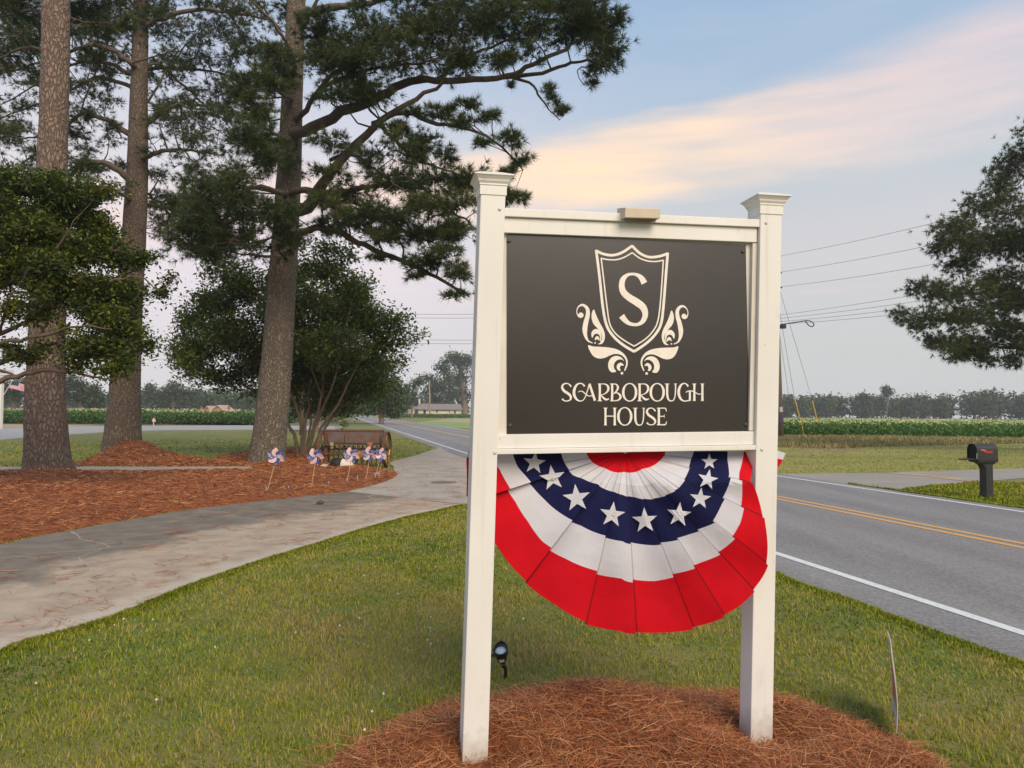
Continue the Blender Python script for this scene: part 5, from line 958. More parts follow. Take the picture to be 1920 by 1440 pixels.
# ================================================================== TOBACCO
M_tob = tintmat('tobacco_leaves', [(.07, .14, .03), (.13, .24, .05), (.22, .34, .08), (.80, .74, .38)], rough=.6, transl=.25)
def crop(name, label, pts, h, leafL, nl, seed, flower=True):
    r_ = np.random.default_rng(seed); P = np.asarray(pts, float); P = P+r_.normal(0, .10, P.shape)*[1, 1]; k = len(P); hs = h*r_.uniform(.86, 1.1, k)
    B = np.concatenate([P, np.zeros((k, 1))], 1); a = r_.uniform(0, 2*np.pi, (k, nl)); f = np.linspace(.12, .86, nl)[None]+r_.normal(0, .03, (k, nl))
    base = np.repeat(B[:, None], nl, 1); base[:, :, 2] = hs[:, None]*f; D = np.stack([np.cos(a), np.sin(a), .45+0*a], -1); L_ = leafL*r_.uniform(.7, 1.15, (k, nl, 1))*(1.15-.45*f[..., None]); S = np.stack([-np.sin(a), np.cos(a), 0*a], -1)*L_*.24
    mid = base+unit(D)*L_*.55; tip = base+unit(D*[1, 1, .1])*L_*1.0; tip[:, :, 2] -= L_[..., 0]*.18
    V = np.stack([base, mid-S, tip, mid+S], 2).reshape(-1, 3); n = k*nl; b0 = (np.arange(n)*4)[:, None]; F = np.concatenate([b0+[0, 1, 2], b0+[0, 2, 3]], 0)
    T = np.clip(.12+.42*f+r_.normal(0, .08, (k, nl)), 0, .66); T = np.repeat(T.ravel(), 4)
    parts = [(V, F, T)]
    if flower:
        q = np.repeat(B, 5, 0)+r_.normal(0, .10, (k*5, 3))*[1, 1, .5]; q[:, 2] += np.repeat(hs, 5); sel = np.repeat(r_.uniform(0, 1, k) < .75, 5); q = q[sel]
        V2, F2, T2 = leaves(q, 1, .15, .01, r_, np.ones(len(q))); parts.append((V2, F2, np.clip(T2, .93, 1)))
    V, F, T = merge(parts); return prop(rawmesh(name, V, F, M_tob, tint=T), label, 'crop', None, 'stuff')
pp = []
for yv in np.arange(54, 74, 1.15): pp += [(x, yv) for x in np.arange(yv*.33, yv*.80, .52)]
for yv in np.arange(75, 105, 2.6): pp += [(x, yv) for x in np.arange(yv*.33, yv*.80, .8)]
crop('tobacco_field', 'rows of tall tobacco with pale flower tops beyond the road on the right', pp, 1.08, .52, 10, 101)
pp = []
for yv in np.arange(85, 97, 1.15): pp += [(x, yv) for x in np.arange(-yv*.78, -yv*.325, .6)]
for yv in np.arange(98, 130, 3.5): pp += [(x, yv) for x in np.arange(-yv*.74, -yv*.28, 1.1)]
crop('tobacco_field', 'tall leafy tobacco rows on the left behind the gravel lane', pp, 1.66, .62, 12, 102)
pp = []
for yv in np.arange(196, 232, 3): pp += [(x, yv) for x in np.arange(-34, 16, 1.0)]
crop('tobacco_field', 'low dark tobacco rows in front of the white house', pp, 1.15, .75, 8, 103, flower=False)
pp = []
r_ = np.random.default_rng(9)

# ================================================================== UTILITY POLE AND WIRES
M_wood = mat('weathered_pole_wood', (.20, .15, .10), (.12, .09, .065), scale=6, stretch=(3, 3, .2), rough=.9, bump=.4)
M_wire = mat('wire', (.10, .10, .10), rough=.5); M_blk = mat('black_fitting', (.02, .02, .02), rough=.4); M_yguard = mat('yellow_plastic', (.70, .40, .05), (.6, .33, .05), scale=3, rough=.5)
PB = G(1464, 822); PB.z = 0
up_ = lambda z: PB + Vector((-.024*z, 0, z))
pr = root('utility_pole', PB, 'tall wooden utility pole standing behind the right sign post at the field edge', 'utility pole')
b = MB(); b.tube([up_(-.2), up_(3), up_(8), up_(12.8)], [.20, .185, .15, .12], 14); b.build('pole', M_wood, pr, smooth=True)
for z in (12.3, 11.2, 10.2):
    b = MB(); b.tube([up_(z), up_(z)+Vector((.30, -.12, .02))], .03, 6); b.lathe(up_(z)+Vector((.32, -.13, -.03)), [(.03, 0), (.07, .02), (.035, .05), (.07, .07), (.03, .10)], 10); b.build('insulator', M_blk, pr)
b = MB(); b.box(up_(7.55)+Vector((.30, -.2, 0)), (.34, .3, .26), .2); b.tube([up_(7.6)+Vector((.1, 0, 0)), up_(7.6)+Vector((.5, -.2, .1))], .03, 6); b.build('junction_box', M_blk, pr)
b = MB(); bp = up_(7.7); arm = [bp+Vector((.2, -.1, 0)), bp+Vector((1.1, -.3, .13)), bp+Vector((1.75, -.5, .22)), bp+Vector((2.05, -.55, .18)), bp+Vector((2.25, -.6, -.02)), bp+Vector((2.15, -.55, -.18)), bp+Vector((1.95, -.52, -.10)), bp+Vector((1.72, -.5, .18))]
b.tube([tuple(p) for p in catmull([tuple(p) for p in arm], 5)], .035, 6); b.build('cable_arm', M_blk, pr, smooth=True)
b = MB(); b.box(up_(1.95)+Vector((.02, -.20, 0)), (.22, .03, .34)); b.build('number_plate', mat('pale_plate', (.5, .52, .52)), pr)
b = MB(); b.box(up_(1.3)+Vector((.02, -.205, 0)), (.26, .03, .5)); b.build('meter_panel', mat('dark_purple_panel', (.07, .06, .09)), pr)
WG = 'overhead wires at the utility pole'
def wire(A, B, sag, label, r_=.010):
    A = Vector(A); B = Vector(B); n = 24; pts = [A.lerp(B, i/n)-Vector((0, 0, sag*4*(i/n)*(1-i/n))) for i in range(n+1)]; b = MB(); b.tube(pts, r_, 4); o = b.build('overhead_wire', M_wire); return prop(o, label, 'wire', WG)
NP = Vector((31.5, -2, 0)); FPole = Vector((6.4, 101, 0))
for z, d, lb in ((12.3, 1.3, 'topmost overhead wire running right from the pole'), (11.2, 1.3, 'second overhead wire from the top, running right'), (10.2, 1.3, 'third overhead wire from the top, running right')):
    wire(up_(z)+Vector((.32, -.13, .08)), NP+Vector((0, 0, z)), d, lb)
for z, z2, lb in ((8.35, 9.2, 'highest wire of the lower group of four, running right'), (8.12, 8.4, 'second wire of the lower group of four, running right'), (7.9, 7.8, 'third wire of the lower group, meeting the black cable arm'), (7.72, 7.2, 'lowest overhead wire of all, running right from the cable arm')):
    wire(up_(z)+Vector((.16, -.1, 0)), NP+Vector((0, 0, z2)), .9, lb)
LPo = Vector((-14.6, 52, 0))
for z, z2, lb in ((8.9, 8.5, 'upper faint wire crossing the sky left of the sign'), (8.6, 8.25, 'second faint wire crossing the sky left of the sign'), (7.0, 6.75, 'third faint wire left of the sign, close above the fourth'), (6.75, 6.5, 'lowest faint wire crossing the sky left of the sign')):
    wire(up_(z)+Vector((-.1, 0, 0)), LPo+Vector((0, 0, z2)), .25, lb, .012)
lp = root('utility_pole', LPo, 'wooden utility pole buried in the crowns of the trees left of the road', 'utility pole'); b = MB(); b.tube([LPo, LPo+Vector((0, 0, 9.2))], [.16, .11], 10); b.build('pole', M_wood, lp, smooth=True)
fpb = G(807, 783); fpb = Vector((-24.6, 225, 0)); fr_ = root('utility_pole', fpb, 'far pale utility pole standing in front of the white house', 'utility pole')
b = MB(); b.tube([fpb, fpb+Vector((-.35, 0, 10.9))], [.32, .2], 8); b.box(fpb+Vector((0, 0, .3)), (.9, .9, .6)); b.build('pole', mat('pale_pole_wood', (.34, .26, .18), (.26, .2, .14), rough=.9), fr_); b = MB(); b.box(fpb+Vector((-.33, 0, 6.8)), (1.6, .2, .2)); b.build('crossarm', M_wood, fr_)
GY = 'guy wires with yellow guards by the utility pole'
for (ax, ay), (tx, ty), z, lb, guard in (((1509, 819), (1490, 748), 9.9, 'guy wire with the longer bright yellow guard, nearer the pole', 1), ((1538, 811), (1523, 751), 11.0, 'guy wire with the orange yellow guard, farther from the pole', 1)):
    A = G(ax, ay); A.z = 0; A.y = min(A.y, 58); A = AT(ax, ay, A.y); T_ = up_(z); r_g = root('guy_wire', A, lb, 'guy wire', GY); top = AT(tx, ty, A.y)
    b = MB(); b.tube([top, T_], .013, 4); b.build('wire', M_wire, r_g); b = MB(); b.tube([A-Vector((0, 0, .1)), A.lerp(top, .5), top], .045, 8); b.build('guard', M_yguard, r_g)
A = G(1500, 800); A = AT(1490, 818, 56); b = MB(); b.tube([A, up_(8.3)], .012, 4); prop(b.build('guy_wire', M_wire), 'bare guy wire without a guard slanting down behind the tobacco', 'guy wire', GY)

# ================================================================== MAILBOX
M_mail = mat('black_plastic', (.028, .028, .028), (.036, .036, .034), scale=20, rough=.45, spec=.4); M_dark = mat('dark_inside', (.008, .010, .009), rough=.8)
mb_ = G(1850, 934); mb_.z = 0; AX = Vector((-.973, -.229, 0)); BX = Vector((.229, -.973, 0)); ZZ = Vector((0, 0, 1))
def ML(a, b_, z): return mb_+AX*a+BX*b_+ZZ*z
mr_ = root('mailbox', mb_, 'black plastic post mailbox standing open on the grass across the road', 'mailbox')
b = MB(); pw = .082
b.hexa([ML(-pw, -pw, -.02), ML(pw, -pw, -.02), ML(pw, pw, -.02), ML(-pw, pw, -.02), ML(-pw, -pw, .72), ML(pw, -pw, .72), ML(pw, pw, .72), ML(-pw, pw, .72)]); b.build('post', M_mail, mr_, bevel=.006)
b = MB(); b.hexa([ML(-pw-.012, -pw-.012, -.02), ML(pw+.012, -pw-.012, -.02), ML(pw+.012, pw+.012, -.02), ML(-pw-.012, pw+.012, -.02), ML(-pw-.004, -pw-.004, .09), ML(pw+.004, -pw-.004, .09), ML(pw+.004, pw+.004, .09), ML(-pw-.004, pw+.004, .09)]); b.build('post_foot', M_mail, mr_, bevel=.004)
b = MB(); prof = [(.33, .80), (.30, .745), (.20, .70), (.13, .66), (pw, .58), (-pw, .58), (-pw-.0, .66), (-.15, .70), (-.20, .80)]
b.poly([ML(a, -.075, z) for a, z in prof], BX*.15); b.build('bracket', M_mail, mr_, bevel=.004)
def arch(hw, z0, zs, ht, n=10): return [(-hw, z0), (hw, z0), (hw, zs)] + [(hw*math.cos(t), zs+ht*math.sin(t)) for t in np.linspace(0, math.pi, n)[1:-1]] + [(-hw, zs)]
b = MB(); S_ = arch(.115, .78, .965, .115, 12); n = len(S_); a0, a1 = -.165, .335
V = [ML(a1, q, z) for q, z in S_]+[ML(a0, q, z) for q, z in S_]; b.add(V, [(i, (i+1) % n, n+(i+1) % n, n+i) for i in range(n)]+[tuple(range(n, 2*n))]); o = b.build('box', M_mail, mr_); so_ = o.modifiers.new('thickness', 'SOLIDIFY'); so_.thickness = -.006
b = MB(); b.hexa([ML(a0+.01, -.125, .715), ML(.27, -.125, .715), ML(.27, .125, .715), ML(a0+.01, .125, .715), ML(a0-.01, -.135, .785), ML(.35, -.135, .785), ML(.35, .135, .785), ML(a0-.01, .135, .785)]); b.build('box_tray', M_mail, mr_, bevel=.004)
b = MB(); b.poly([ML(.30, q*.97, z) for q, z in arch(.112, .783, .962, .112)]); b.build('dark_interior', M_dark, mr_)
b = MB(); V = arch(.115, 0, .17, .115); b.poly([ML(.345+z*.98, q, .782-z*.06) for q, z in V], ZZ*.012); b.build('door', M_mail, mr_, bevel=.003)
b = MB(); b.tube([ML(.336, .10, .79), ML(.336, .118, .79), ML(.336, .118, .9)], .006, 5); b.build('door_latch', mat('pale_latch', (.4, .42, .4)), mr_)
M_redl = mat('red_script_lettering', (.62, .05, .04), rough=.6); M_pkl = mat('faded_red_lettering', (.68, .22, .20), rough=.6)
def scr(x0, z0, n, h, m, sl=-.12):
    b = MB(); pts = []
    for i in range(n*8+1):
        t = i/8; pts.append(ML(.27-x0-t*.024, .121, z0+sl*t*.024+h*.5*math.sin(t*2*math.pi*.95)+ (h*.4*math.sin(t*9.1)))); 
    b.tube([p for p in pts], .0075, 4); return b.build('lettering', m, mr_)
def script_on_side(): scr(.03, .962, 5, .018, M_pkl); scr(.11, .925, 8, .034, M_redl, -.06)
script_on_side()

# ================================================================== GARDEN SPOTLIGHT
gs = G(948, 1272); gs.z = 0; gr_ = root('garden_spotlight', gs, 'small black spike spotlight in the grass just right of the left sign post', 'spotlight')
M_gb = mat('satin_black_plastic', (.012, .013, .013), (.018, .018, .018), scale=40, rough=.35); hd = AT(940, 1228, gs.y-.02)
axd = Vector((-.10, -.52, .85)).normalized()
b = MB(); b.tube([gs-Vector((0, 0, .05)), gs+Vector((0, 0, .05)), AT(944, 1243, gs.y)], [.007, .011, .012], 8); b.lathe(AT(943, 1247, gs.y), [(.004, -.01), (.018, -.006), (.018, .012), (.006, .016)], 10, (1, 0, 0)); b.build('spike', M_gb, gr_, smooth=False)
b = MB(); b.lathe(hd-axd*.045, [(.012, -.01), (.028, 0), (.034, .03), (.043, .055), (.046, .085), (.0455, .098), (.040, .098), (.038, .080), (.002, .078)], 20, axd); b.build('lamp_head', M_gb, gr_, smooth=True)
b = MB(); b.lathe(hd-axd*.045+axd*.079, [(.037, 0), (.034, .004), (.02, .009), (.001, .011)], 20, axd); M_lens = mat('frosted_lens', (.80, .84, .84), (.62, .68, .68), scale=90, rough=.15, spec=.8); b.build('lens', M_lens, gr_, smooth=True)
up2 = Vector((0, 0, 1)) - axd*axd.z; up2.normalize(); b = MB(); sd_ = axd.cross(up2).normalized(); arc = [(-up2*-1*math.cos(t)+sd_*math.sin(t)) for t in np.linspace(-1.25, 1.25, 9)]
V = []; 
for i, q in enumerate(arc): e_ = 1-abs(i-4)/4.; V += [hd+axd*.048+q*.0465, hd+axd*(.048+.026*e_)+q*.0475]
b.add(V, [(2*i, 2*i+1, 2*i+3, 2*i+2) for i in range(8)]); o = b.build('glare_hood', M_gb, gr_); so_ = o.modifiers.new('thickness', 'SOLIDIFY'); so_.thickness = .003
fr2 = Vector((0, -1, 0)) - axd*Vector((0, -1, 0)).dot(axd); fr2.normalize(); sr = axd.cross(fr2).normalized(); c0 = hd-axd*.006+fr2*.0405
b = MB(); V = [c0+sr*(x*.016)+axd*z-fr2*(.0035*abs(x)) for z in (-.016, .013) for x in (-1, 0, 1)]; b.add(V, [(0, 1, 4, 3), (1, 2, 5, 4)]); b.build('sticker', mat('white_sticker', (.66, .66, .64)), gr_)
b = MB(); b.tube([hd-Vector((.03, 0, .0)), hd-Vector((.062, 0, .004))], .009, 8); b.lathe(hd-Vector((.058, 0, .004)), [(.004, 0), (.016, .002), (.016, .012), (.004, .014)], 12, (-1, 0, 0)); b.build('side_knob', M_gb, gr_)

# ================================================================== YARD SIGN seen edge-on
ys = G(1682, 1392); ys.z = 0; vd = Vector((ys.x, ys.y, 0)).normalized(); pd = Vector((vd.y, -vd.x, 0)); yr = root('yard_sign', ys, 'thin white and red yard sign seen edge-on in the grass at lower right', 'yard sign')
M_cor = mat('white_plastic_sheet', (.62, .58, .54), (.50, .44, .41), scale=6, rough=.5); M_corr = mat('red_print', (.42, .07, .05), (.32, .16, .13), scale=9, rough=.5, lo=.4, hi=.6)
def sgn(u, z): return ys+vd*u+pd*(.011*math.sin(z*9)-.006-.016*(z-.25)-.058*u*(1-.5*z)+.005*math.sin(u*9))+Vector((0, 0, z))
b = MB(); nz_, nu_ = 14, 6; V = []
for i in range(nz_+1):
    for j in range(nu_+1): V.append(sgn(j/nu_*.40, .045+.40*i/nz_))
b.add(V, [(i*(nu_+1)+j, i*(nu_+1)+j+1, (i+1)*(nu_+1)+j+1, (i+1)*(nu_+1)+j) for i in range(nz_) for j in range(nu_)]); o = b.build('sign_sheet', M_cor, yr); so_ = o.modifiers.new('thickness', 'SOLIDIFY'); so_.thickness = .0045
b = MB(); V = []
for i in range(9):
    for j in range(4): V.append(sgn(.02+j/3*.34, .12+.22*i/8)-pd*.0055)
b.add(V, [(i*4+j, i*4+j+1, (i+1)*4+j+1, (i+1)*4+j) for i in range(8) for j in range(3)]); b.build('red_stripe', M_corr, yr)
for u in (.03, .33):
    b = MB(); b.tube([sgn(u, 0)-Vector((0, 0, .05)), sgn(u, .1)], .0025, 5); b.build('stake', M_blk, yr)

# ================================================================== RUSTY SEED DRILL
M_rust = mat('rusty_iron', (.135, .055, .030), (.075, .038, .026), scale=9, rough=.85, c3=(.20, .085, .04), scale3=22, lo3=.5, hi3=.7, bump=.3)
M_rustg = mat('rusty_grey_sheet', (.17, .15, .14), (.20, .095, .06), scale=5, rough=.75, lo=.42, hi=.62, bump=.2)
M_iron = mat('dark_iron', (.045, .03, .024), (.08, .045, .03), scale=12, rough=.8)
sdp = G(664, 876); sdp.z = 0; sr_ = root('seed_drill', sdp, 'rusty antique horse-drawn seed drill with two spoked wheels on the straw bed', 'seed drill'); k_ = sdp.y/FPX; yw = R(-2)
ca, sa = math.cos(yw), math.sin(yw)
def SD(x, y, z): return sdp+Vector((x*ca-y*sa, x*sa+y*ca, z))
def wheel(x):
    rad = .52; b = MB(); c = SD(x, 0, rad+.02); ax_ = Vector((ca, sa, 0)); ov = ax_.cross(ZZ)
    def ring(r1, r0, w_, n=40):
        V = []; 
        for i in range(n):
            a = 2*math.pi*i/n; q = ov*math.cos(a)+ZZ*math.sin(a); V += [c+q*r1-ax_*w_, c+q*r1+ax_*w_, c+q*r0+ax_*w_, c+q*r0-ax_*w_]
        F = [];
        for i in range(n):
            j = (i+1) % n
            for m in range(4): F.append((i*4+m, i*4+(m+1) % 4, j*4+(m+1) % 4, j*4+m))
        return V, F
    b.add(*ring(rad, rad-.022, .045)); w_ = b.build('wheel', M_rust, sr_); 
    b = MB(); b.lathe(c-ax_*.09, [(.02, 0), (.05, .01), (.065, .05), (.065, .13), (.05, .17), (.02, .18)], 14, ax_); b.build('hub', M_iron, w_)
    for i in range(12):
        a = 2*math.pi*i/12; q = ov*math.cos(a)+ZZ*math.sin(a); b = MB(); b.tube([c+q*.05+ax_*.04*(1 if i % 2 else -1), c+q*(rad-.015)], .009, 5); b.build('spoke', M_rust, w_)
wheel(-.93); wheel(.97)
b = MB(); z0, z1 = .72, 1.06
b.hexa([SD(-.80, -.16, z0), SD(.84, -.16, z0), SD(.84, .10, z0), SD(-.80, .10, z0), SD(-.82, -.24, z1), SD(.86, -.24, z1), SD(.86, .22, z1), SD(-.82, .22, z1)]); hp = b.build('seed_box', M_rustg, sr_, bevel=.006)
b = MB(); b.hexa([SD(-.84, -.26, z1+.001), SD(.88, -.26, z1+.001), SD(.88, .05, z1+.001), SD(-.84, .05, z1+.001), SD(-.84, -.22, z1+.03), SD(.88, -.22, z1+.03), SD(.88, .03, z1+.05), SD(-.84, .03, z1+.05)]); b.build('lid', M_rust, sr_, bevel=.004)
b = MB(); b.box(SD(.02, -.27, .70), (1.72, .06, .07), yw); b.build('front_beam', M_iron, sr_, bevel=.004)
b = MB(); b.box(SD(.02, -.25, .40), (1.70, .05, .055), yw); b.box(SD(.02, .2, .36), (1.66, .05, .055), yw); b.build('frame_rail', M_rust, sr_, bevel=.004)
b = MB(); b.box(SD(.0, -.30, .665), (1.66, .10, .014), yw); b.build('footboard', M_rustg, sr_)
for x in (-.78, .82):
    b = MB(); b.hexa([SD(x-.07, -.24, .04), SD(x+.05, -.24, .04), SD(x+.05, .0, .04), SD(x-.07, .0, .04), SD(x-.055, -.27, 1.02), SD(x+.045, -.27, 1.02), SD(x+.045, .05, 1.02), SD(x-.055, .05, 1.02)]) if x < 0 else b.box(SD(x, -.1, .55), (.05, .25, .9), yw); b.build('side_plate', M_rust, sr_, bevel=.006)
for i in range(11):
    x = -.68+i*.138; b = MB(); P = catmull([tuple(SD(x, -.18, .70)), tuple(SD(x+.01, -.22, .55)), tuple(SD(x, -.27, .40)), tuple(SD(x, -.20, .22)), tuple(SD(x, -.28, .06))], 4); b.tube([tuple(p) for p in P], [.024]*8+[.018]*(len(P)-8), 6); b.build('seed_tube', M_iron, sr_, smooth=True)
    if i % 2 == 0: b = MB(); b.lathe(SD(x+.05, -.30, .60), [(.01, 0), (.05, .005), (.05, .02), (.01, .025)], 12, (0, -1, 0)); b.build('drive_gear', M_rust, sr_)
for i in range(6): b = MB(); x = -.50+i*.2; b.hexa([SD(x-.02, -.30, .02), SD(x+.02, -.30, .02), SD(x+.02, -.24, .03), SD(x-.02, -.24, .03), SD(x-.045, -.32, .26), SD(x+.045, -.32, .26), SD(x+.045, -.22, .28), SD(x-.045, -.22, .28)]); b.build('tine', M_iron, sr_)
b = MB(); b.tube([SD(-.22, -.28, .62), SD(-.22, -.30, .95)], .012, 6); b.tube([SD(-.22, -.28, .62), SD(-.10, -.2, .60)], .012, 6); b.build('lever', M_iron, sr_)
b = MB(); b.tube([SD(-1.02, 0, .54), SD(1.05, 0, .54)], .025, 8); b.build('axle', M_iron, sr_)
M_terra = mat('terracotta', (.50, .19, .085), (.40, .15, .07), scale=14, rough=.8)
def pot(px, py, s, label, tilt=(0, 0, 1)):
    c = AT(px, py, sdp.y-.33); b = MB(); b.lathe(c, [(.055*s, 0), (.075*s, .12*s), (.075*s, .125*s), (.092*s, .125*s), (.095*s, .17*s), (.083*s, .17*s), (.075*s, .13*s), (.01, .12*s)], 18, tilt)
    o = b.build('flower_pot', M_terra, None, smooth=False); prop(o, label, 'flower pot', 'terracotta pots on the seed drill')
pot(693, 841, 1.0, 'upright terracotta pot standing high on the right part of the seed drill')
pot(677, 856, .85, 'smaller terracotta pot tucked low between the seed drill tubes', (-.3, -.4, .9))
pot(651, 857, .7, 'smallest dark terracotta pot low in the left half of the seed drill', (.5, -.4, .8))
b = MB(); b.lathe(AT(622, 833, sdp.y-.36), [(.05, 0), (.062, .01), (.062, .02), (.05, .03)], 16, (0, -1, 0)); b.box(AT(622, 838, sdp.y-.35), (.05, .02, .1)); prop(b.build('yellow_bottle', mat('dull_yellow_metal', (.32, .29, .11), rough=.5)), 'round dull yellow can hanging at the left end of the seed drill', 'can')
# things in front of it
fb = AT(641, 873, 20.8); M_blkm = mat('matte_black', (.012, .012, .013), rough=.7); M_wp = mat('chalky_white', (.70, .62, .54), (.60, .53, .46), scale=9, rough=.8)
br_ = root('fallen_planter', (fb.x, fb.y, .12), 'black and white round planter lying on its side in front of the seed drill', 'planter')
def tip(px, py, Y=20.8): return AT(px, py, Y)
b = MB(); b.tube([tip(619, 868), tip(622, 868), tip(630, 869), tip(640, 871)], [.05, .12, .16, .165], 16); b.build('black_end', M_blkm, br_, smooth=True)
b = MB(); b.tube([tip(640.2, 871), tip(652, 873), tip(662, 874)], [.166, .15, .12], 16); b.build('white_body', M_wp, br_, smooth=False)
b = MB(); b.poly([tip(x, y, 20.6) for x, y in ((652, 871), (660, 878), (664, 874), (673, 877), (668, 882), (658, 882), (648, 880))], Vector((0, .12, 0))); b.build('broken_lip', M_wp, br_)
b = MB(); b.poly([tip(x, y, 20.5) for x, y in ((601, 874), (604, 871.5), (612, 871.5), (613, 875), (607, 874.5))], Vector((0, .15, 0))); prop(b.build('white_stone', M_wp, bevel=.01), 'flat white stone on the straw left of the fallen planter', 'stone')
b = MB(); bw = AT(706, 888, 18.6); b.poly([bw+Vector((x*.012, 0, z*.012)) for x, z in ((-7, 2.5), (-2, 1.6), (0, 2), (7, 1.4), (2.5, 0), (1.2, -4), (-1.6, -4), (-3, 0))], Vector((0, .02, 0))); prop(b.build('white_bow', M_wp), 'small white ribbon bow low between the two rightmost pinwheel sticks', 'bow')
b = MB(); q0 = AT(729.5, 851, 21.5); b.hexa([q0+Vector(v) for v in ((-.02, 0, -.02), (.01, 0, -.03), (.01, .01, -.03), (-.02, .01, -.02), (-.005, 0, .1), (.035, 0, .14), (.035, .01, .14), (-.005, .01, .1))]); b.tube([q0+Vector((0, .005, -.02)), Vector((q0.x, q0.y, 0))], .005, 5); prop(b.build('yellow_marker', mat('bright_yellow', (.72, .50, .04))), 'small yellow marker stake right of the seed drill wheel', 'marker stake')

# ------------------------------------------------------------------ pinwheels and pipe stubs
def objmat(name, kind):
    m, t, b_, o_ = newmat(name); n = t.nodes; l = t.links; g = n.new('ShaderNodeTexCoord').outputs['Object']
    mx = n.new('ShaderNodeMix'); mx.data_type = 'RGBA'; th_ = n.new('ShaderNodeMath'); th_.operation = 'GREATER_THAN' if kind == 'stripe' else 'LESS_THAN'
    if kind == 'stripe':
        w_ = n.new('ShaderNodeTexWave'); w_.inputs['Scale'].default_value = 22; w_.bands_direction = 'DIAGONAL'; l.new(g, w_.inputs[0]); l.new(w_.outputs[1], th_.inputs[0]); th_.inputs[1].default_value = .62; mx.inputs[6].default_value = (.76, .68, .68, 1); mx.inputs[7].default_value = (.55, .12, .14, 1)
    else:
        v = n.new('ShaderNodeTexVoronoi'); v.inputs['Scale'].default_value = 38; v.inputs['Randomness'].default_value = .3; l.new(g, v.inputs[0]); l.new(v.outputs[0], th_.inputs[0]); th_.inputs[1].default_value = .27; mx.inputs[6].default_value = (.045, .07, .24, 1); mx.inputs[7].default_value = (.75, .75, .8, 1)
    l.new(th_.outputs[0], mx.inputs[0]); l.new(mx.outputs[2], b_.inputs['Base Color']); b_.inputs['Roughness'].default_value = .5; return m
M_pws = objmat('striped_foil', 'stripe'); M_pwd = objmat('starred_foil', 'dot'); M_stick = mat('pale_wood_stick', (.55, .36, .17), (.48, .30, .14), scale=20, rough=.7); M_pipe = mat('grey_pipe', (.30, .30, .31), rough=.6)
GP = 'patriotic pinwheels along the straw bed'; GS = 'grey pipe stubs along the straw bed'
def pinwheel(bx, by, hx, hy, r_px, rot, yaw, label):
    B = G(bx, by, .05); Hh = AT(hx, hy, B.y-.01); rt2 = root('pinwheel', (B.x, B.y, 0), label, 'pinwheel', GP); Rr = .86*r_px*B.y/FPX
    b = MB(); b.tube([(B.x, B.y, .0), Hh+Vector((0, .03, 0))], .008, 7); b.build('stick', M_stick, rt2)
    M = Matrix.Rotation(yaw, 3, 'Z')
    b = MB(); b.lathe(Hh, [(.004, 0), (.014, .004), (.014, .012), (.004, .02)], 10, M @ Vector((0, -1, 0))); b.build('hub', M_pwd, rt2)
    for i in range(6):
        a = rot+i*math.pi/3; ca_, sa_ = math.cos(a), math.sin(a); V = []; nu, nv = 7, 4
        for p in range(nu):
            t = p/(nu-1); wth = (.12+1.0*math.sin(math.pi*min(1, t*.93+.04))**.7)*(1-.2*t)
            for q in range(nv):
                s_ = q/(nv-1); x = t*Rr; y = (s_-.3)*wth*Rr*.70; dp = -.22*Rr*(s_**2)*math.sin(math.pi*t*.9)-.01
                V.append(Hh+M @ Vector((x*ca_-y*sa_, dp, x*sa_+y*ca_)))
        b = MB(); b.add(V, [(p*nv+q, p*nv+q+1, (p+1)*nv+q+1, (p+1)*nv+q) for p in range(nu-1) for q in range(nv-1)]); o = b.build('blade', M_pws if i % 2 else M_pwd, rt2, fix=False); o['label'] = 'red and white striped blade' if i % 2 else 'blue blade with white stars'
        so_ = o.modifiers.new('thickness', 'SOLIDIFY'); so_.thickness = .0015
pinwheel(499, 925, 518, 856, 19, .5, .1, 'leftmost pinwheel, leaning in front of the near pine trunk')
pinwheel(583, 916, 592, 856, 19, .9, -.1, 'second pinwheel from the left, alone between pine trunk and seed drill')
pinwheel(650, 905, 659, 854, 18, .75, .15, 'third pinwheel from the left, before the fallen white planter')
pinwheel(686, 900, 693, 852, 17, .55, -.2, 'fourth pinwheel, in front of the upright terracotta pot')
pinwheel(703, 895, 714, 852, 15, .2, .5, 'fifth pinwheel, overlapping the last one by the right wheel')
pinwheel(710, 894, 717, 856, 14, .8, -.5, 'rightmost pinwheel, half behind the fifth one')
def stub(px, py, h, label):
    B = G(px, py+h, .06); b = MB(); b.lathe((B.x, B.y, 0), [(.014, 0), (.014, .06+h*B.y/FPX), (.011, .06+h*B.y/FPX), (.010, .03)], 10); prop(b.build('pipe_stub', M_pipe), label, 'pipe stub', GS)
stub(499, 913, 12, 'grey pipe stub holding the leftmost pinwheel'); stub(541, 911, 9, 'empty grey pipe stub between the first and second pinwheel'); stub(583, 910, 6, 'grey pipe stub holding the second pinwheel'); stub(616, 902, 9, 'empty dark pipe stub between the second and third pinwheel')
stub(650, 896, 10, 'grey pipe stub holding the third pinwheel'); stub(670, 891, 12, 'empty grey pipe stub between the third and fourth pinwheel'); stub(686, 893, 7, 'grey pipe stub holding the fourth pinwheel'); stub(703, 887, 10, 'grey pipe stub holding the fifth pinwheel'); stub(710, 886, 9, 'grey pipe stub holding the rightmost pinwheel')
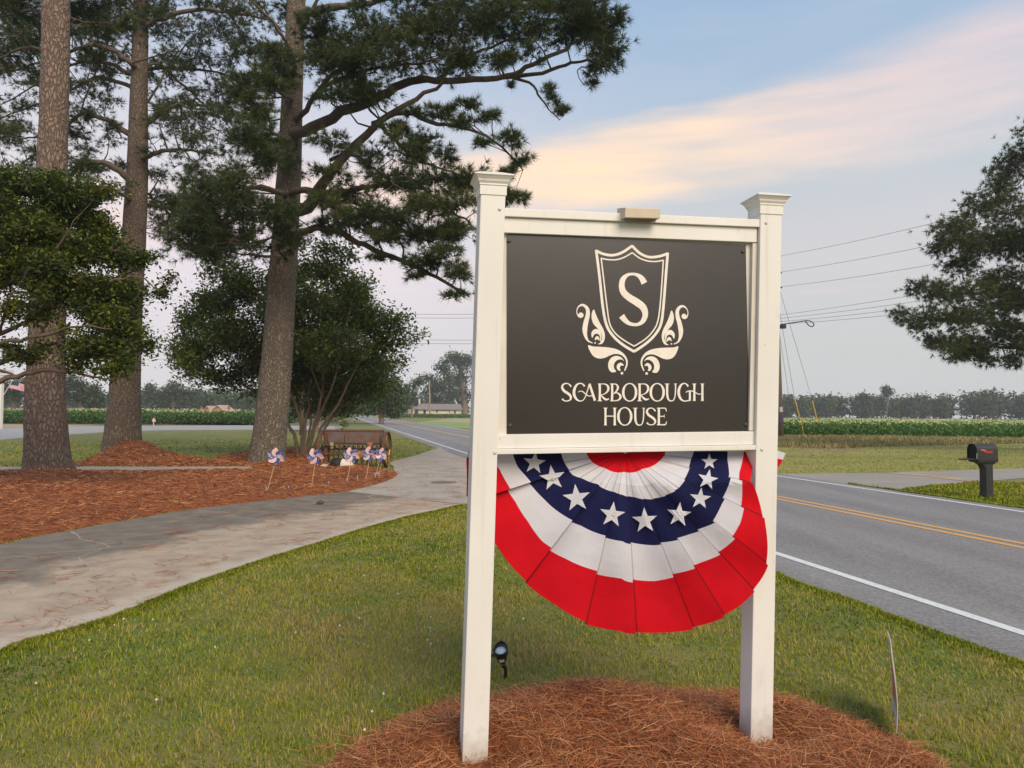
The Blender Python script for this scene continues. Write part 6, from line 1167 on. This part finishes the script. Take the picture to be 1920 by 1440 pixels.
# pine cone and flat cover on the pavement
pcn = G(601, 947); b = MB(); b.lathe((pcn.x, pcn.y, .045), [(.008, -.075), (.03, -.055), (.026, -.05), (.042, -.02), (.035, -.018), (.046, .008), (.037, .012), (.036, .035), (.026, .036), (.020, .058), (.004, .07)], 10, (.9, .3, .15)); prop(b.build('pine_cone', mat('cone_brown', (.07, .045, .03), (.13, .08, .05), scale=60)), 'dark brown pine cone lying on the driveway', 'pine cone')
cv = G(832, 906); b = MB(); b.lathe((cv.x, cv.y, .017), [(.30, 0), (.30, .006), (.27, .009), (.001, .009)], 28); prop(b.build('drain_cover', mat('rusty_cover', (.16, .10, .075), (.22, .15, .11), scale=20, rough=.9)), 'flat brown round cover set in the pale concrete apron', 'drain cover')

# ================================================================== FAR BUILDINGS, FLAGS, CARS
M_wallw = mat('cream_siding', (.72, .60, .50), (.66, .55, .46), scale=2, rough=.8); M_roofg = mat('grey_shingles', (.20, .17, .155), (.25, .21, .19), scale=4, rough=.95); M_dkw = mat('dark_window', (.03, .035, .04), rough=.2); M_trimd = mat('dark_trim', (.08, .06, .05))
HY = 252; hx = lambda px: AT(px, 770, HY).x; hz = lambda py: AT(818, py, HY).z
hr = root('white_house', ((hx(785)+hx(862))/2, HY, 0), 'long low cream white house with a grey gable roof beyond the road', 'house')
b = MB(); b.box(((hx(784)+hx(863))/2, HY+3.5, hz(767.5)/2), (hx(863)-hx(784), 7, hz(767.5))); b.build('wall', M_wallw, hr)
b = MB(); xa, xb = hx(781), hx(865.5); zr, ze = hz(757), hz(767.2)
b.add([(xa, HY-.8, ze), (xb, HY-.8, ze), (xb-.6, HY+3.5, zr), (xa+.3, HY+3.5, zr), (xa, HY+7.8, ze), (xb, HY+7.8, ze), (xa, HY-.8, ze-.15), (xb, HY-.8, ze-.15), (xb, HY+7.8, ze-.15), (xa, HY+7.8, ze-.15)], [(0, 1, 2, 3), (3, 2, 5, 4), (0, 3, 4), (1, 5, 2), (6, 7, 1, 0), (6, 9, 8, 7), (7, 8, 5, 1), (9, 6, 0, 4), (8, 9, 4, 5)]); b.build('roof', M_roofg, hr)
for nm, p0, p1, t0, t1 in (('door', 794, 798.4, 768.8, 781), ('window', 818, 820.5, 769, 774), ('window', 851.5, 854.5, 769.5, 775), ('garage_door', 823, 841.5, 770.5, 781)):
    x0, x1 = hx(p0), hx(p1); zt_, zb = hz(t0), max(.05, hz(t1)); b = MB(); b.box(((x0+x1)/2, HY-.03, (zt_+zb)/2), (x1-x0, .08, zt_-zb)); o = b.build(nm, M_dkw if nm != 'garage_door' else mat('garage_door', (.70, .60, .46)), hr)
    b = MB(); b.box(((x0+x1)/2, HY-.05, zt_+.08), (x1-x0+.3, .14, .12)); b.build('trim', M_trimd if nm == 'garage_door' else M_wallw, o)
for px in (783.5, 842.5): b = MB(); b.box((hx(px), HY-.06, hz(767.5)/2), (.18, .12, hz(767.5))); b.build('corner_board', M_trimd, hr)
b = MB(); b.box(((hx(768)+hx(783))/2, HY+6, 1.2), (hx(783)-hx(768), 5, 2.4)); b.build('side_wing', mat('brownish_wall', (.20, .12, .10)), hr)
b = MB(); xa, xb = hx(767), hx(783.5); b.add([(xa, HY+3, 2.45), (xb, HY+3, 2.45), (xb, HY+6, 3.5), (xa, HY+6, 3.5), (xa, HY+9, 2.45), (xb, HY+9, 2.45)], [(0, 1, 2, 3), (3, 2, 5, 4), (0, 3, 4), (1, 5, 2)]); b.build('side_wing_roof', M_roofg, hr)
for p0, p1 in ((763, 768), (772, 775)): b = MB(); b.box(((hx(p0)+hx(p1))/2, HY+2.6, 1.25), (hx(p1)-hx(p0), .3, 2.3)); b.build('wing_wall', M_wallw, hr)
b = MB(); b.box((hx(783), HY+5, 4.2), (.5, .5, 3.6)); b.build('chimney', M_wallw, hr)
M_barn = mat('red_brick_gable', (.36, .10, .065), (.30, .085, .055), scale=3); RY = 215
for x0, x1, ap, lb in ((397, 419, 761.5, 'right, larger red gabled roof peeking over the left tobacco field'), (383, 394, 763, 'left, smaller red gabled roof peeking over the left tobacco field')):
    A0 = AT(x0, 770, RY).x; A1 = AT(x1, 770, RY).x; za = AT(400, ap, RY).z; ze = AT(400, 770.3, RY).z; xm = (A0+A1)/2; w2 = (A1-A0)/2; hh_ = root('red_house', (xm, RY, 0), lb, 'house', 'red brick houses beyond the left field')
    b = MB(); b.poly([(A0, RY, 0), (A1, RY, 0), (A1, RY, ze), (xm, RY, za), (A0, RY, ze)], (0, 8, 0)); b.build('wall', M_barn, hh_)
    b = MB(); q = .22; V = []
    for y in (RY-.35, RY+8.35): V += [(A0-.35, y, ze-.2), (xm, y, za+.12), (A1+.35, y, ze-.2), (A1+.35, y, ze-.2+q), (xm, y, za+.12+q), (A0-.35, y, ze-.2+q)]
    b.add(V, [(0, 1, 4, 5), (1, 2, 3, 4), (6, 11, 10, 7), (7, 10, 9, 8), (5, 4, 10, 11), (4, 3, 9, 10), (0, 6, 7, 1), (1, 7, 8, 2), (0, 5, 11, 6), (2, 8, 9, 3)]); b.build('roof', mat('pale_roof_trim', (.50, .34, .28)), hh_)
    b = MB(); b.box((A1+.0 if x0 > 390 else A0-2.4, RY+4, za*.5), (.55, .55, za+.2)); b.build('chimney', M_barn, hh_)
# white porch post with a flag on a slanted staff
FY = 62; M_wp2 = mat('white_painted_wood', (.74, .70, .64), rough=.6); wx = AT(1, 770, FY).x; zt2 = AT(0, 719, FY).z
pr2 = root('porch_post', (wx, FY, 0), 'white square porch post at the far left edge', 'post'); b = MB(); b.box((wx-.05, FY, zt2/2), (.34, .34, zt2)); b.build('column', M_wp2, pr2, bevel=.01); b = MB(); b.box((wx-3.4, FY, zt2+.45), (7.4, .5, .5)); b.box((wx-3.4, FY, zt2+1.0), (8.0, 1.2, .25)); b.build('eave', M_wp2, pr2)
fr_3 = root('flag', AT(6, 742, FY), 'small american flag on a slanted staff at the left edge', 'flag'); ORG[fr_3.name] = Vector(fr_3.location)
b = MB(); b.tube([AT(6, 742, FY), AT(24, 712, FY)], .025, 6); b.build('staff', M_wp2, fr_3)
M_fr = mat('flag_red', (.50, .06, .08), rough=.8); M_fw = mat('flag_white', (.70, .64, .64), rough=.8); M_fb = mat('flag_navy', (.03, .045, .11), rough=.8)
A_, B_, C_, D_ = AT(23, 714.5, FY), AT(53, 721, FY), AT(16.5, 727.5, FY), AT(52, 735.5, FY); b = MB(); nu = 18; V = []
for i in range(14):
    for j in range(nu+1):
        s_, t_2 = i/13, j/nu; p = A_.lerp(C_, s_).lerp(B_.lerp(D_, s_), t_2); V.append(p+Vector((0, .12*math.sin(t_2*7+s_*2)*t_2, .05*math.sin(t_2*5+1)*t_2)))
b.v = [tuple(v) for v in V]
for i in range(13):
    for j in range(nu): b.f.append((i*(nu+1)+j, i*(nu+1)+j+1, (i+1)*(nu+1)+j+1, (i+1)*(nu+1)+j)); b.m.append(2 if (i < 7 and j < nu*.42) else (0 if i % 2 == 0 else 1))
b.build('flag_cloth', [M_fr, M_fw, M_fb], fr_3, fix=False)
mk = AT(288, 786, 76); b = MB(); b.poly([AT(x, y, 76) for x, y in ((285.5, 791), (285.5, 787), (287.5, 784), (290, 787), (290.5, 791))], Vector((0, .2, 0))); b.tube([AT(288, 791, 76), (AT(288, 795, 76).x, 76, 0)], .04, 5); prop(b.build('survey_flag', mat('pink_plastic', (.75, .42, .40))), 'small pink marker at the edge of the left tobacco field', 'marker flag')
mk = G(706.5, 783); b = MB(); b.tube([(mk.x, mk.y, 0), (mk.x, mk.y, 1.6)], .12, 8); b.tube([(mk.x, mk.y, 1.6), (mk.x, mk.y, 1.75)], .09, 8); prop(b.build('marker_post', mat('orange_post', (.62, .30, .08))), 'thin orange marker post on the verge near the bend', 'marker post')
# parked cars under the trees at the bend
M_car = mat('black_car_paint', (.015, .017, .022), rough=.25, coat=.6); M_tyre = mat('tyre', (.02, .02, .02), rough=.9); M_glass = mat('car_glass', (.10, .12, .14), rough=.08, spec=1.0)
car = root('parked_car', (0, 0, 0), 'dark parked car left of the other, under the low tree at the bend', 'car', 'cars parked at the bend'); ORG[car.name] = Vector((0, 0, 0))
prof = [(-2.2, .35), (2.2, .35), (2.25, .75), (1.9, .92), (1.0, 1.0), (-.0, 1.02), (-1.9, 1.02), (-2.25, .9)]; b = MB(); b.poly([(x, -.85, z) for x, z in prof], (0, 1.7, 0)); b.build('body', M_car, car, bevel=.06)
b = MB(); b.hexa([(-1.8, -.78, 1.0), (1.05, -.78, 1.0), (1.05, .78, 1.0), (-1.8, .78, 1.0), (-1.35, -.62, 1.42), (.35, -.62, 1.42), (.35, .62, 1.42), (-1.35, .62, 1.42)]); b.build('windows', M_glass, car, bevel=.03)
b = MB(); b.box((-.5, 0, 1.45), (1.75, 1.28, .06)); b.build('roof', M_car, car, bevel=.02)
for x in (-1.4, 1.4):
    for y in (-.80, .80):
        b = MB(); b.lathe((x, y-.11, .33), [(.2, 0), (.33, .01), (.33, .21), (.2, .22)], 16, (0, 1, 0)); wl = b.build('wheel', M_tyre, car); b = MB(); b.lathe((x, y-.13 if y < 0 else y+.11, .33), [(.02, 0), (.2, .005), (.2, .02)], 10, (0, 1, 0)); b.build('rim', mat('rim_grey', (.4, .4, .42), metal=.8, rough=.3), wl)
for y in (-.6, .6): b = MB(); b.box((2.22, y, .68), (.08, .34, .14)); b.build('headlight', mat('headlight_glass', (.7, .72, .75), rough=.1), car)
c2_ = copy_tree(car); c2_['label'] = 'dark parked car right of the other, nearer the white house'
car.location = (AT(737, 780, 205).x, 205, 0); car.rotation_euler.z = R(-55); c2_.location = (AT(757, 780, 212).x, 212, 0); c2_.rotation_euler.z = R(-100)

# ================================================================== HAZE
hm, ht_, hb_, ho_ = newmat('haze_air'); ht_.nodes.remove(hb_); pv = ht_.nodes.new('ShaderNodeVolumePrincipled'); pv.inputs['Color'].default_value = (.92, .95, 1, 1); pv.inputs['Density'].default_value = .0005; pv.inputs['Anisotropy'].default_value = .0
ht_.links.new(pv.outputs[0], ho_.inputs['Volume'])
b = MB(); b.box((0, 0, 14), (840, 840, 30)); hz_ = b.build('haze', hm); hz_['kind'] = 'stuff'; prop(hz_, 'thin pale evening haze over the fields', 'haze')
